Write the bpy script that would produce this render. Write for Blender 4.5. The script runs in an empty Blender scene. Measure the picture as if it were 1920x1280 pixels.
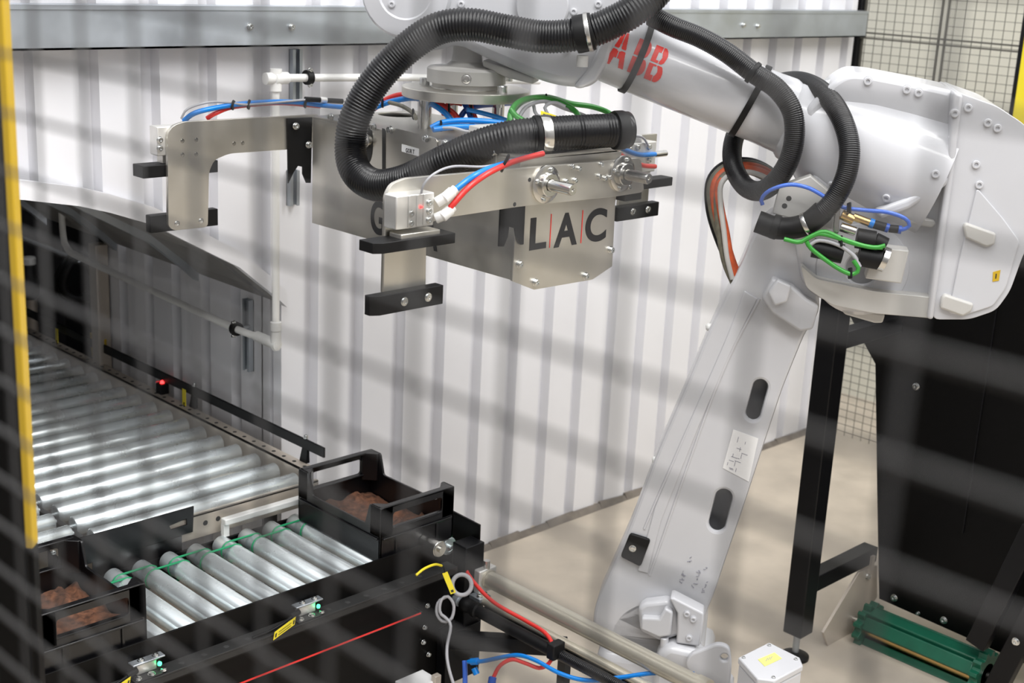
import bpy, bmesh, math, random
from mathutils import Vector, Matrix
random.seed(7)
S = bpy.context.scene
COL = S.collection
# ------------------------------------------------------------------ camera
F_PX = 2556.0
CAM = Vector((0.0, 0.0, 2.4))
def _n(v): return Vector(v).normalized()
_X = _n((2686, -604, F_PX)); _D = _n((-440, 8860, F_PX)); _D = (_D - _D.dot(_X)*_X).normalized()
_Z = -_D; _Y = _Z.cross(_X)                       # world axes seen from the camera (right, down, forward)
MW = Matrix((_X, _Y, _Z))                         # camera vector -> world vector
def ray(px, py): return MW @ Vector(((px-960)/F_PX, (py-640)/F_PX, 1.0))
cd = bpy.data.cameras.new('camera'); cam = bpy.data.objects.new('camera', cd); COL.objects.link(cam)
R_, U_, B_ = MW @ Vector((1, 0, 0)), MW @ Vector((0, -1, 0)), MW @ Vector((0, 0, -1))
cam.matrix_world = Matrix(((R_.x, U_.x, B_.x, CAM.x), (R_.y, U_.y, B_.y, CAM.y), (R_.z, U_.z, B_.z, CAM.z), (0, 0, 0, 1)))
cd.sensor_width = 36.0; cd.lens = 36.0*F_PX/1920.0; cd.clip_start = 0.05; cd.clip_end = 60
cd.dof.use_dof = True; cd.dof.focus_distance = 3.62; cd.dof.aperture_fstop = 4.3
S.camera = cam
# ------------------------------------------------------------------ world, lamps, exposure
S.view_settings.view_transform = 'Standard'; S.view_settings.look = 'None'
S.view_settings.exposure = 0.42; S.view_settings.gamma = 1.0; S.view_settings.use_curve_mapping = False
w = bpy.data.worlds.new('hall_light'); S.world = w; w.use_nodes = True
bg = w.node_tree.nodes['Background']; bg.inputs[0].default_value = (0.955, 0.97, 1.0, 1); bg.inputs[1].default_value = 0.85
def area(name, loc, size, energy, rot=(0, 0, 0), col=(1, 0.985, 0.965)):
    l = bpy.data.lights.new(name, 'AREA'); l.shape = 'RECTANGLE'; l.size, l.size_y = size; l.energy = energy; l.color = col
    o = bpy.data.objects.new(name, l); COL.objects.link(o); o.location = loc; o.rotation_euler = rot; return o
for i, (x, y) in enumerate([(0.4, 1.8), (2.4, 1.0), (4.8, 0.6), (0.4, -1.6), (3.0, -2.0), (6.4, -0.8)]):  # the rightmost lamp is added to brighten the cream wall
    area('ceiling_lamp', (x, y, 5.4), (0.6, 3.0), 72, (0, 0, math.radians(20)))
# ------------------------------------------------------------------ pixel + plane -> point in the room
ARM_D = Vector((math.cos(math.radians(125)), math.sin(math.radians(125)), 0))     # robot arm plane: vertical, this heading
ARM_N = Vector((-ARM_D.y, ARM_D.x, 0))                                           # points to the camera side
ARM_O = Vector((2.745, 2.98, 0))
def P(px, py, k, v):
    r = ray(px, py)
    if k == 'x': t = (v-CAM.x)/r.x
    elif k == 'y': t = (v-CAM.y)/r.y
    elif k == 'z': t = (v-CAM.z)/r.z
    elif k == 'a': t = (ARM_O + ARM_N*v - CAM).dot(ARM_N)/r.dot(ARM_N)
    else: t = v
    return CAM + r*t
# ------------------------------------------------------------------ materials
MATS = {}
def mat(name, col, rough=0.5, metal=0.0, noise=0.0, nscale=20.0, bump=0.0, bscale=200.0, coat=0.0, emit=None, estr=0.0, stretch=None, trans=0.0, rvar=0.0, col2=None, spec=0.5):
    m = bpy.data.materials.new(name); m.use_nodes = True; nt = m.node_tree; b = nt.nodes['Principled BSDF']
    b.inputs['Base Color'].default_value = (*col, 1); b.inputs['Roughness'].default_value = rough; b.inputs['Metallic'].default_value = metal
    b.inputs['Coat Weight'].default_value = coat; b.inputs['Specular IOR Level'].default_value = spec; b.inputs['Transmission Weight'].default_value = trans
    if emit: b.inputs['Emission Color'].default_value = (*emit, 1); b.inputs['Emission Strength'].default_value = estr
    tc = nt.nodes.new('ShaderNodeTexCoord'); mp = nt.nodes.new('ShaderNodeMapping'); nt.links.new(tc.outputs['Object'], mp.inputs[0])
    if stretch: mp.inputs['Scale'].default_value = stretch
    if noise > 0 or rvar > 0:
        n = nt.nodes.new('ShaderNodeTexNoise'); n.inputs['Scale'].default_value = nscale; n.inputs['Detail'].default_value = 6; nt.links.new(mp.outputs[0], n.inputs[0])
        if noise > 0:
            r = nt.nodes.new('ShaderNodeValToRGB'); r.color_ramp.elements[0].position = 0.3; r.color_ramp.elements[1].position = 0.7
            c2 = col2 or tuple(c*(1-noise) for c in col)
            r.color_ramp.elements[0].color = (*c2, 1); r.color_ramp.elements[1].color = (*col, 1)
            nt.links.new(n.outputs[0], r.inputs[0]); nt.links.new(r.outputs[0], b.inputs['Base Color'])
        if rvar > 0:
            mr = nt.nodes.new('ShaderNodeMapRange'); mr.inputs[1].default_value = 0.3; mr.inputs[2].default_value = 0.7
            mr.inputs[3].default_value = max(0, rough-rvar); mr.inputs[4].default_value = min(1, rough+rvar)
            nt.links.new(n.outputs[0], mr.inputs[0]); nt.links.new(mr.outputs[0], b.inputs['Roughness'])
    if bump > 0:
        n2 = nt.nodes.new('ShaderNodeTexNoise'); n2.inputs['Scale'].default_value = bscale; n2.inputs['Detail'].default_value = 4; nt.links.new(mp.outputs[0], n2.inputs[0])
        bp = nt.nodes.new('ShaderNodeBump'); bp.inputs['Strength'].default_value = bump; bp.inputs['Distance'].default_value = 0.002
        nt.links.new(n2.outputs[0], bp.inputs['Height']); nt.links.new(bp.outputs[0], b.inputs['Normal'])
    MATS[name] = m; return m
mat('clad', (0.80, 0.80, 0.83), 0.42, noise=0.05, nscale=3, rvar=0.06)
mat('concrete', (0.56, 0.49, 0.40), 0.55, noise=0.28, nscale=4, bump=0.15, bscale=60, rvar=0.12)
mat('blocker_grey', (0.30, 0.30, 0.31), 0.7, noise=0.08, nscale=2)  # for the unseen walls that hold back world light
mat('cream', (0.72, 0.70, 0.60), 0.7, noise=0.06, nscale=2)
mat('grime', (0.22, 0.19, 0.16), 0.8, noise=0.5, nscale=12)
mat('galv', (0.50, 0.54, 0.58), 0.42, 0.75, noise=0.22, nscale=6, rvar=0.1, bump=0.05)
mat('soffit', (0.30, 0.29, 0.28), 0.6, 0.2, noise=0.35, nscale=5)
mat('dark', (0.016, 0.016, 0.018), 0.5, noise=0.3, nscale=8)  # near-black colour stands in for the darkness inside the tunnel
mat('robot', (0.55, 0.555, 0.58), 0.28, coat=0.35, noise=0.03, nscale=6, bump=0.05, bscale=150)
mat('robot_dull', (0.52, 0.51, 0.485), 0.42, noise=0.08, nscale=9, bump=0.06, bscale=160)
mat('alu', (0.70, 0.675, 0.615), 0.36, 0.90, noise=0.14, nscale=7, rvar=0.08, stretch=(1, 1, 1), bump=0.03, bscale=90)
mat('alu_light', (0.80, 0.79, 0.76), 0.38, 0.6, noise=0.08, nscale=30)
mat('steel', (0.62, 0.61, 0.58), 0.22, 1.0, noise=0.1, nscale=30)
mat('zinc', (0.88, 0.95, 0.97), 0.27, 0.62, noise=0.08, nscale=5, rvar=0.05, stretch=(1, 1, 1))
mat('bolt', (0.72, 0.73, 0.72), 0.25, 1.0, noise=0.15, nscale=300)
mat('hose', (0.006, 0.006, 0.007), 0.28, spec=0.4)
mat('rubber', (0.006, 0.006, 0.0065), 0.5, noise=0.2, nscale=40, spec=0.25)
mat('crate', (0.004, 0.004, 0.005), 0.30, bump=0.05, bscale=120, spec=0.55)
mat('powder', (0.005, 0.005, 0.006), 0.4, noise=0.2, nscale=15, bump=0.05, bscale=300, spec=0.22)
mat('powder_grey', (0.03, 0.03, 0.03), 0.42, noise=0.2, nscale=15, spec=0.3)
mat('panel_black', (0.003, 0.0028, 0.0028), 0.42, noise=0.2, nscale=5, spec=0.14)
mat('wire', (0.032, 0.030, 0.029), 0.38, noise=0.2, nscale=30)
mat('mesh_black', (0.10, 0.095, 0.08), 0.5)
mat('yellow', (0.55, 0.36, 0.02), 0.4, noise=0.06, nscale=8)
mat('yellow2', (0.80, 0.66, 0.02), 0.4)
mat('tag_yellow', (0.80, 0.66, 0.03), 0.5)
mat('red', (0.62, 0.03, 0.025), 0.28)
mat('logo_red', (0.70, 0.04, 0.03), 0.4)
mat('blue', (0.0, 0.19, 0.62), 0.25)
mat('blue_dark', (0.01, 0.07, 0.38), 0.28)
mat('blue_clear', (0.07, 0.19, 0.75), 0.15, trans=0.3)
mat('green', (0.035, 0.27, 0.035), 0.32)
mat('green_belt', (0.02, 0.36, 0.15), 0.25, trans=0.2)
mat('green_roller', (0.006, 0.10, 0.055), 0.35, noise=0.2, nscale=20)
mat('grey_cable', (0.36, 0.36, 0.38), 0.4)
mat('white_plastic', (0.78, 0.78, 0.76), 0.35)
mat('orange', (0.62, 0.10, 0.025), 0.5, noise=0.3, nscale=60)
mat('olive', (0.16, 0.15, 0.11), 0.5, noise=0.4, nscale=60)
mat('soil', (0.19, 0.08, 0.042), 0.95, noise=0.75, nscale=55, bump=1.0, bscale=90)
mat('pale_tube', (0.62, 0.58, 0.48), 0.30, 0.55, noise=0.1, nscale=10)
mat('beige', (0.55, 0.49, 0.42), 0.4, 0.3, noise=0.1, nscale=6)
mat('print_black', (0.02, 0.02, 0.022), 0.5)
mat('print_grey', (0.28, 0.28, 0.33), 0.6)
mat('paper', (0.80, 0.80, 0.80), 0.5)
mat('sticker', (0.85, 0.80, 0.20), 0.5)
mat('brass', (0.62, 0.42, 0.18), 0.28, 1.0)
mat('gap', (0.03, 0.03, 0.03), 0.8)
mat('led_green', (0.1, 0.8, 0.3), 0.3, emit=(0.05, 1.0, 0.30), estr=3)
mat('led_red', (0.8, 0.05, 0.05), 0.3, emit=(1.0, 0.03, 0.03), estr=4)
# ------------------------------------------------------------------ mesh helpers
WM = {}
def basis(d):
    d = Vector(d).normalized(); a = Vector((0, 0, 1)) if abs(d.z) < 0.9 else Vector((1, 0, 0))
    u = a.cross(d).normalized(); return u, d.cross(u), d
def catmull(pts, step=0.012):
    pts = [Vector(p) for p in pts]
    if len(pts) == 2: dense = [pts[0].lerp(pts[1], i/2) for i in range(3)]
    else:
        q = [2*pts[0]-pts[1]] + pts + [2*pts[-1]-pts[-2]]; dense = []
        for i in range(1, len(q)-2):
            p0, p1, p2, p3 = q[i-1:i+3]
            for k in range(16):
                t = k/16; dense.append(0.5*((2*p1)+(p2-p0)*t+(2*p0-5*p1+4*p2-p3)*t*t+(3*p1-p0-3*p2+p3)*t**3))
        dense.append(pts[-1])
    L = [0.0]
    for a, b in zip(dense, dense[1:]): L.append(L[-1]+(b-a).length)
    n = max(2, int(L[-1]/step)); out = []; j = 0
    for i in range(n+1):
        s = L[-1]*i/n
        while j < len(L)-2 and L[j+1] < s: j += 1
        t = (s-L[j])/max(1e-9, L[j+1]-L[j]); out.append(dense[j].lerp(dense[j+1], min(1, t)))
    return out
class MB:
    def __init__(s): s.v = []; s.f = []
    def add(s, vs, fs):
        o = len(s.v); s.v += [Vector(p) for p in vs]; s.f += [[i+o for i in f] for f in fs]; return s
    def hexa(s, a, b): # a,b: 4-point loops
        n = len(a); return s.add(list(a)+list(b), [list(range(n))[::-1], [n+i for i in range(n)]]+[[i, (i+1) % n, n+(i+1) % n, n+i] for i in range(n)])
    def box(s, lo, hi):
        x0, y0, z0 = lo; x1, y1, z1 = hi
        return s.hexa([(x0, y0, z0), (x1, y0, z0), (x1, y1, z0), (x0, y1, z0)], [(x0, y0, z1), (x1, y0, z1), (x1, y1, z1), (x0, y1, z1)])
    def obox(s, c, ax, size):  # oriented box: axes list of 3 vectors
        c = Vector(c); X, Y, Z = [Vector(a).normalized()*(d/2) for a, d in zip(ax, size)]
        return s.hexa([c-X-Y-Z, c+X-Y-Z, c+X+Y-Z, c-X+Y-Z], [c-X-Y+Z, c+X-Y+Z, c+X+Y+Z, c-X+Y+Z])
    def prism(s, pts, vec):
        pts = [Vector(p) for p in pts]; vec = Vector(vec); n = Vector((0, 0, 0))
        for i in range(len(pts)): n += pts[i].cross(pts[(i+1) % len(pts)])
        if n.dot(vec) < 0: pts = pts[::-1]
        return s.hexa(pts, [p+vec for p in pts])
    def lathe(s, o, d, prof, seg=24, caps=True):
        o = Vector(o); u, v, d = basis(d); vs = []; fs = []; m = len(prof)
        for t, r in prof:
            for k in range(seg):
                a = 2*math.pi*k/seg; vs.append(o+d*t+(u*math.cos(a)+v*math.sin(a))*r)
        for i in range(m-1):
            for k in range(seg): fs.append([i*seg+k, i*seg+(k+1) % seg, (i+1)*seg+(k+1) % seg, (i+1)*seg+k])
        if caps: fs.append(list(range(seg))[::-1]); fs.append([(m-1)*seg+k for k in range(seg)])
        return s.add(vs, fs)
    def cyl(s, a, b, r, seg=20, r2=None):
        a = Vector(a); b = Vector(b); return s.lathe(a, b-a, [(0, r), ((b-a).length, r if r2 is None else r2)], seg)
    def tube(s, path, r, seg=12, rf=None, closed=False):
        path = [Vector(p) for p in path]; n = len(path); vs = []; fs = []
        T = [(path[min(i+1, n-1)]-path[max(i-1, 0)]).normalized() for i in range(n)]
        u, v, _ = basis(T[0])
        for i in range(n):
            u = (u-u.dot(T[i])*T[i]).normalized(); v = T[i].cross(u); rr = rf(i) if rf else r
            for k in range(seg):
                a = 2*math.pi*k/seg; vs.append(path[i]+(u*math.cos(a)+v*math.sin(a))*rr)
        for i in range(n-1):
            for k in range(seg): fs.append([i*seg+k, i*seg+(k+1) % seg, (i+1)*seg+(k+1) % seg, (i+1)*seg+k])
        fs.append(list(range(seg))[::-1]); fs.append([(n-1)*seg+k for k in range(seg)])
        return s.add(vs, fs)
    def build(s, name, m, parent=None, bevel=0, smooth=None, seg=2, loc=None):
        me = bpy.data.meshes.new(name); me.from_pydata([tuple(p) for p in s.v], [], s.f)
        return link(name, me, m, parent, bevel, smooth, seg, loc)
def link(name, me, m, parent=None, bevel=0, smooth=35, seg=2, loc=None, rot=None, share=False):
    if not share:
        me.materials.clear(); me.materials.append(MATS[m]); me.update()
        if smooth is None: smooth = 35
        if smooth:
            me.shade_smooth(); me.set_sharp_from_angle(angle=math.radians(smooth))
    o = bpy.data.objects.new(name, me); COL.objects.link(o)
    W = Matrix.Translation(loc) if loc is not None else Matrix()
    if rot is not None: W = W @ rot
    o.matrix_basis = W; WM[o.name] = W
    if parent is not None:
        o.parent = parent; o.matrix_parent_inverse = WM[parent.name].inverted()
    if bevel:
        b = o.modifiers.new('bevel', 'BEVEL'); b.width = bevel; b.segments = seg; b.limit_method = 'ANGLE'; b.angle_limit = math.radians(35)
        b.harden_normals = False
    return o
def thing(name, loc, label, cat, group=None):
    o = bpy.data.objects.new(name, None); COL.objects.link(o); o.location = loc; o.empty_display_size = 0.05
    WM[o.name] = Matrix.Translation(loc); return tag(o, label, cat, group)
def tag(o, label=None, cat=None, group=None, kind=None):
    if label: o['label'] = label
    if cat: o['category'] = cat
    if group: o['group'] = group
    if kind: o['kind'] = kind
    return o
def plate(name, m, o, u, v, outer, holes, thick, parent=None, bevel=0.0, res=1):
    """flat plate with real holes: outlines in (u,v) metres from o; thickness centred behind the face away from u x v"""
    cu = bpy.data.curves.new(name, 'CURVE'); cu.dimensions = '2D'; cu.fill_mode = 'BOTH'; cu.extrude = max(thick/2-bevel, 0.0002); cu.bevel_depth = bevel; cu.bevel_resolution = res; cu.offset = -bevel
    for loop in [outer]+list(holes):
        sp = cu.splines.new('POLY'); sp.points.add(len(loop)-1); sp.use_cyclic_u = True
        for p, q in zip(sp.points, loop): p.co = (q[0], q[1], 0, 1)
    t = bpy.data.objects.new('tmp', cu); COL.objects.link(t); dg = bpy.context.evaluated_depsgraph_get()
    me = bpy.data.meshes.new_from_object(t.evaluated_get(dg)); bpy.data.objects.remove(t); bpy.data.curves.remove(cu)
    u = Vector(u).normalized(); v = Vector(v); v = (v-v.dot(u)*u).normalized(); n = u.cross(v); o = Vector(o)-n*(thick/2)
    me.transform(Matrix(((u.x, v.x, n.x, o.x), (u.y, v.y, n.y, o.y), (u.z, v.z, n.z, o.z), (0, 0, 0, 1)))); me.name = name
    return link(name, me, m, parent, smooth=30)
def plate_px(name, m, k, val, u, v, outer, holes, thick, parent=None, bevel=0.0):
    """the same with outlines read off the photograph on the plane k=val"""
    u = Vector(u).normalized(); v = Vector(v).normalized(); o = P(*outer[0], k, val)
    f = lambda L: [((P(*p, k, val)-o).dot(u), (P(*p, k, val)-o).dot(v)) for p in L]
    return plate(name, m, o, u, v, f(outer), [f(h) for h in holes], thick, parent, bevel)
def glyph(ch, name, m, o, u, v, wdt, hgt, parent, bold=0.02, thick=0.001):
    """one printed letter fitted into a wdt x hgt box with its lower-left corner at o"""
    cu = bpy.data.curves.new(name, 'FONT'); cu.body = ch; cu.offset = bold; cu.extrude = 0.001
    t = bpy.data.objects.new('tmp', cu); COL.objects.link(t); dg = bpy.context.evaluated_depsgraph_get()
    me = bpy.data.meshes.new_from_object(t.evaluated_get(dg)); bpy.data.objects.remove(t); bpy.data.curves.remove(cu)
    xs = [p.co.x for p in me.vertices]; ys = [p.co.y for p in me.vertices]; x0, x1, y0, y1 = min(xs), max(xs), min(ys), max(ys)
    u = Vector(u).normalized(); v = Vector(v).normalized(); n = u.cross(v); o = Vector(o)
    for p in me.vertices: p.co = o + u*((p.co.x-x0)/(x1-x0)*wdt) + v*((p.co.y-y0)/(y1-y0)*hgt) + n*(thick if p.co.z > 0 else 0)
    me.name = name; return link(name, me, m, parent, smooth=0)
_bolts = {}
def bolt(parent, p, d, r=0.006, h=None, name='bolt', m='bolt', socket=True):
    """cap screw with a hex socket; alike screws share one mesh"""
    h = h or r*1.1; key = (round(r, 4), round(h, 4), m, socket)
    if key not in _bolts:
        b = MB(); prof = [(0, r*1.25), (h*0.18, r*1.25), (h*0.2, r), (h*0.9, r), (h, r*0.88)]
        if socket: prof += [(h, r*0.5), (h*0.55, r*0.45)]
        b.lathe((0, 0, 0), (0, 0, 1), prof, 12); me = bpy.data.meshes.new(name); me.from_pydata([tuple(q) for q in b.v], [], b.f)
        o = link(name, me, m, parent, loc=Vector(p), rot=Vector((0, 0, 1)).rotation_difference(Vector(d)).to_matrix().to_4x4()); _bolts[key] = me; return o
    return link(name, _bolts[key], m, parent, loc=Vector(p), rot=Vector((0, 0, 1)).rotation_difference(Vector(d)).to_matrix().to_4x4(), share=True)
def cable(name, m, pts, r, parent=None, seg=10, step=0.012):
    return MB().tube(catmull(pts, step), r, seg).build(name, m, parent, smooth=60)
def hose_mesh(pts, r, pitch, seg=28, depth=0.07):
    path = catmull(pts, pitch/4); return MB().tube(path, r, seg, rf=lambda i: r*(1-depth*(1 if i % 4 in (2,) else (0.55 if i % 4 in (1, 3) else 0))))
def rnd(loop, r, n=4):
    """round the corners of a 2-D polygon"""
    out = []; L = [Vector(p[:2]) for p in loop]
    for i in range(len(L)):
        a, b, c = L[i-1], L[i], L[(i+1) % len(L)]; d1 = (a-b); d2 = (c-b); k = min(r, d1.length*0.45, d2.length*0.45)
        p1 = b+d1.normalized()*k; p2 = b+d2.normalized()*k
        for j in range(n+1):
            t = j/n; out.append(tuple((1-t)**2*p1+2*t*(1-t)*b+t*t*p2))
    return out
# ================================================================== THE ROOM
YW = 3.73; XC = 2.62                                # back wall plane, corner of the tunnel mouth
fl = MB().box((-1.5, -3.0, -0.08), (7.2, 7.2, 0.0)).build('floor', 'concrete'); tag(fl, 'pale beige concrete factory floor', 'floor', kind='structure')
ARCH = [(1.0, 1.72), (1.45, 1.69), (1.71, 1.652), (1.88, 1.618), (1.98, 1.588), (2.13, 1.533), (2.193, 1.496), (2.296, 1.438), (2.43, 1.364), (2.57, 1.247), (2.62, 1.2)]
def arch_z(x):
    if x >= XC: return 0.0
    for (a, za), (b, zb) in zip(ARCH, ARCH[1:]):
        if a <= x <= b: return za+(zb-za)*(x-a)/(b-a)
    return ARCH[0][1]
XE = 6.02
wb = MB()
wb.prism([(1.0, 3.80, 3.3), (XE, 3.80, 3.3), (XE, 3.80, 0), (XC, 3.80, 0)]+[(x, 3.80, z) for x, z in ARCH[::-1]], (0, 0.05, 0))
wall = wb.build('wall_back', 'clad', smooth=0); tag(wall, 'white ribbed metal wall behind the robot', 'wall', kind='structure')
def rib_profile(a, b, first, pitch, hw=0.024, sl=0.008, dep=0.04):
    """(position, recess) pairs of trapezoidal cladding between a and b"""
    out = [(a, 0)]; k = math.ceil((a-first-hw-sl)/pitch)
    while first+k*pitch < b+hw:
        c = first+k*pitch
        for q, r in ((c-hw-sl, 0), (c-hw, dep), (c+hw, dep), (c+hw+sl, 0)):
            if a < q < b: out.append((q, r))
        k += 1
    out.append((b, 0)); return out
x = 1.043
while x < XE-0.02:
    x1 = min(x+1.0, XE); cols = []; pr = rib_profile(x, x1, 2.743, 0.2)
    for (qa, ra), (qb, rb) in zip(pr, pr[1:]):
        n = 4 if qa < XC else 1
        for i in range(n): cols.append((qa+(qb-qa)*i/n, ra+(rb-ra)*i/n))
    cols.append(pr[-1])
    if x < XC < x1:
        r_at = 0.0; cols = [c for c in cols if abs(c[0]-XC) > 0.004]; cols += [(XC-0.001, r_at), (XC+0.001, r_at)]; cols.sort()
    m = MB(); vs = []; fs = []
    for i, (q, r) in enumerate(cols):
        zb = arch_z(q); vs += [(q, YW+r, zb), (q, YW+r, 3.28)]
    for i in range(len(cols)-1): fs.append([2*i, 2*i+2, 2*i+3, 2*i+1])
    m.add(vs, fs).build('cladding_sheet', 'clad', wall, smooth=0)
    x = x1
# white flashing that borders the curved mouth of the tunnel
tr = MB(); n = len(ARCH)
for (a, za), (b, zb) in zip(ARCH, ARCH[1:]):
    tr.hexa([(a, YW-0.035, za-0.006), (b, YW-0.035, zb-0.006), (b, YW-0.035, zb+0.05), (a, YW-0.035, za+0.05)], [(a, YW-0.001, za-0.006), (b, YW-0.001, zb-0.006), (b, YW-0.001, zb+0.05), (a, YW-0.001, za+0.05)])
tag(tr.build('trim_1', 'clad', smooth=50), 'white curved flashing along the tunnel mouth', 'trim', kind='structure')
# side wall of the tunnel
wl = MB().box((2.66, YW+0.08, 0), (2.70, 4.95, 1.75)).build('wall_left', 'clad'); tag(wl, 'shaded ribbed side wall inside the tunnel', 'wall', kind='structure')
for a, b in ((YW+0.001, 4.31), (4.31, 4.95)):
    vs, fs = [], []; pr = rib_profile(a, b, 4.01, 0.2)
    for q, r in pr: vs += [(XC+r, q, 0), (XC+r, q, 1.5)]
    for i in range(len(pr)-1): fs.append([2*i, 2*i+1, 2*i+3, 2*i+2])
    MB().add(vs, fs).build('cladding_sheet', 'clad', wl, smooth=0)
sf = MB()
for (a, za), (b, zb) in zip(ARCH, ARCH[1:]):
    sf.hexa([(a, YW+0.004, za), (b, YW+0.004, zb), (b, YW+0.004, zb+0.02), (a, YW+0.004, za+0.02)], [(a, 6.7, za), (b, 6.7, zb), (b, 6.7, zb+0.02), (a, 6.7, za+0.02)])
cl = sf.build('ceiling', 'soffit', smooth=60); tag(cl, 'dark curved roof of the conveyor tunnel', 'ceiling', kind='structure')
for y in (4.25, 4.85, 5.45):                                  # roof ribs under the tunnel
    m = MB()
    for (a, za), (b, zb) in zip(ARCH[2:], ARCH[3:]): m.hexa([(a, y, za-0.03), (b, y, zb-0.03), (b, y, zb), (a, y, za)], [(a, y+0.04, za-0.03), (b, y+0.04, zb-0.03), (b, y+0.04, zb), (a, y+0.04, za)])
    m.build('roof_rib', 'galv', cl)
tag(MB().box((0.6, 6.7, 0), (3.4, 6.78, 2.2)).build('wall_far', 'dark'), 'wall at the far end of the tunnel, coloured black for its darkness', 'wall', kind='structure')  # tunnel darkness is put into the wall and roof colour from here on
tag(MB().box((3.3, 5.0, 0), (3.36, 6.7, 2.2)).build('wall_side', 'dark'), 'side wall deep in the tunnel, coloured black for its darkness', 'wall', kind='structure')
tag(MB().box((0.6, 3.95, 0), (0.66, 6.7, 2.2)).build('wall_outer', 'dark'), 'outer wall of the tunnel, coloured black for its darkness', 'wall', kind='structure')
tag(MB().box((2.62, 5.0, 1.5), (3.36, 6.7, 1.55)).build('ceiling_side', 'dark'), 'roof of the tunnel side bay, coloured black for its darkness', 'ceiling', kind='structure')
bb = MB()
xs = [XC+0.02+i*0.17 for i in range(21)]
for a, b in zip(xs, xs[1:]):
    h1, h2 = 0.016+0.012*random.random(), 0.016+0.012*random.random()
    bb.hexa([(a, YW-0.03, 0), (b, YW-0.03, 0), (b, YW-0.001, 0), (a, YW-0.001, 0)], [(a, YW-0.012, h1), (b, YW-0.012, h2), (b, YW-0.001, h2), (a, YW-0.001, h1)])
tag(bb.build('baseboard_back', 'grime'), 'grimy sealant strip where wall meets floor', 'baseboard', kind='structure')
wr = MB().box((6.75, -3.0, 0), (6.85, 4.6, 3.4)).build('wall_right', 'cream'); tag(wr, 'cream wall beyond the rear mesh fence', 'wall', kind='structure')
tag(MB().box((-1.6, -3.1, 0), (7.2, -3.0, 4.6)).build('wall_blocker_front', 'blocker_grey'), 'unseen grey wall added behind the viewer to block light', 'wall', kind='structure')  # out of view, added to block world light from behind the camera
tag(MB().box((-1.6, -3.0, 0), (-1.5, 7.2, 4.6)).build('wall_blocker_side', 'blocker_grey'), 'unseen grey wall added on the viewer side to block light', 'wall', kind='structure')  # second unseen wall, added to block world light as well
# ------------------------------------------------------------------ galvanised beam
yb = 3.64; zb0 = P(600, 86, 'y', yb).z; zb1 = P(600, 13, 'y', yb).z; xb1 = P(1626, 40, 'y', yb).x
bm = thing('steel_beam', (1.2, yb, zb0), 'long galvanised steel beam across the top of the white wall', 'beam')
MB().box((1.1, yb, zb0), (xb1, yb+0.006, zb1)).build('web', 'galv', bm)
MB().box((1.1, yb, zb1-0.006), (xb1, YW-0.001, zb1)).build('top_flange', 'galv', bm)
MB().box((1.1, yb, zb0), (xb1, YW-0.001, zb0+0.006)).build('bottom_flange', 'galv', bm)
MB().box((1.1, yb-0.004, zb1-0.012), (xb1, yb, zb1)).build('edge_lip', 'galv', bm)
for px, py in ((468, 50), (546, 51), (1393, 47), (1420, 49)): bolt(bm, P(px, py, 'y', yb), (0, -1, 0), 0.009, 0.012)
# ------------------------------------------------------------------ struts and water pipe
def strut(px, y0, y1, k, v, nrm, side, label):
    a = P(px, y0, k, v); b = P(px, y1, k, v); z0, z1 = b.z, a.z; c = Vector((a.x, a.y, z0))
    t = thing('strut_channel', c, label, 'strut', 'struts that carry the water pipe'); s = Vector(side)*0.019; nn = Vector(nrm)*0.02
    def slab(p, q): return [p, q, q+Vector((0, 0, z1-z0)), p+Vector((0, 0, z1-z0))]
    MB().prism(slab(c-s, c+s), nn*0.12).build('back', 'galv', t)
    for sg in (-1, 1): MB().prism(slab(c+s*sg, c+s*sg*0.85), nn).build('flange', 'galv', t)
    for sg in (-1, 1): MB().prism(slab(c+s*sg+nn, c+s*sg*0.4+nn), nn*0.1).build('lip', 'galv', t)
    return t
strut(470, 560, 693, 'x', XC-0.001, (-1, 0, 0), (0, 1, 0), 'galvanised strut on the shaded side wall below the tunnel mouth')
strut(551, 92, 192, 'y', YW-0.001, (0, -1, 0), (1, 0, 0), 'galvanised strut behind the white pipe tee under the beam')
strut(546, 318, 384, 'y', YW-0.001, (0, -1, 0), (1, 0, 0), 'short galvanised strut on the wall below the black notched plate')
pa = [P(1010, 152, 'y', 3.67), P(760, 145, 'y', 3.67), P(540, 146, 'y', 3.67)]
xp = P(517, 420, 'y', 3.67).x; ptop = Vector((xp, 3.67, pa[2].z)); pbot = P(515, 645, 'y', 3.66); pbot = Vector((xp, 3.67, pbot.z))
pl = thing('water_pipe', pbot, 'white plastic water pipe running down the wall and along the tunnel', 'pipe')
MB().tube([pa[0], pa[1], pa[2], ptop], 0.013, 14).build('pipe_run', 'white_plastic', pl, smooth=60)
MB().cyl(ptop+Vector((0, 0, 0.02)), pbot, 0.0125, 14).build('pipe_run', 'white_plastic', pl, smooth=60)
XP = xp-0.02
pe = [pbot+Vector((0, 0.01, 0)), P(440, 615, 'x', XP), P(300, 551, 'x', XP), P(150, 482, 'x', XP), P(128, 468, 'x', XP), P(119, 445, 'x', XP), P(114, 372, 'x', XP)]
pe[1].x = pe[2].x = pe[3].x = XP
MB().tube(catmull(pe, 0.03), 0.013, 14).build('pipe_run', 'white_plastic', pl, smooth=60)
MB().lathe(ptop-Vector((0.03, 0, 0)), (1, 0, 0), [(-0.012, 0.010), (-0.01, 0.019), (0.02, 0.02), (0.022, 0.024), (0.045, 0.024), (0.047, 0.02), (0.075, 0.019), (0.08, 0.014)], 18).build('tee', 'white_plastic', pl)
MB().lathe(ptop+Vector((0, 0, 0.01)), (0, 0, -1), [(-0.02, 0.02), (0.05, 0.019), (0.052, 0.013)], 18).build('tee_branch', 'white_plastic', pl)
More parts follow.
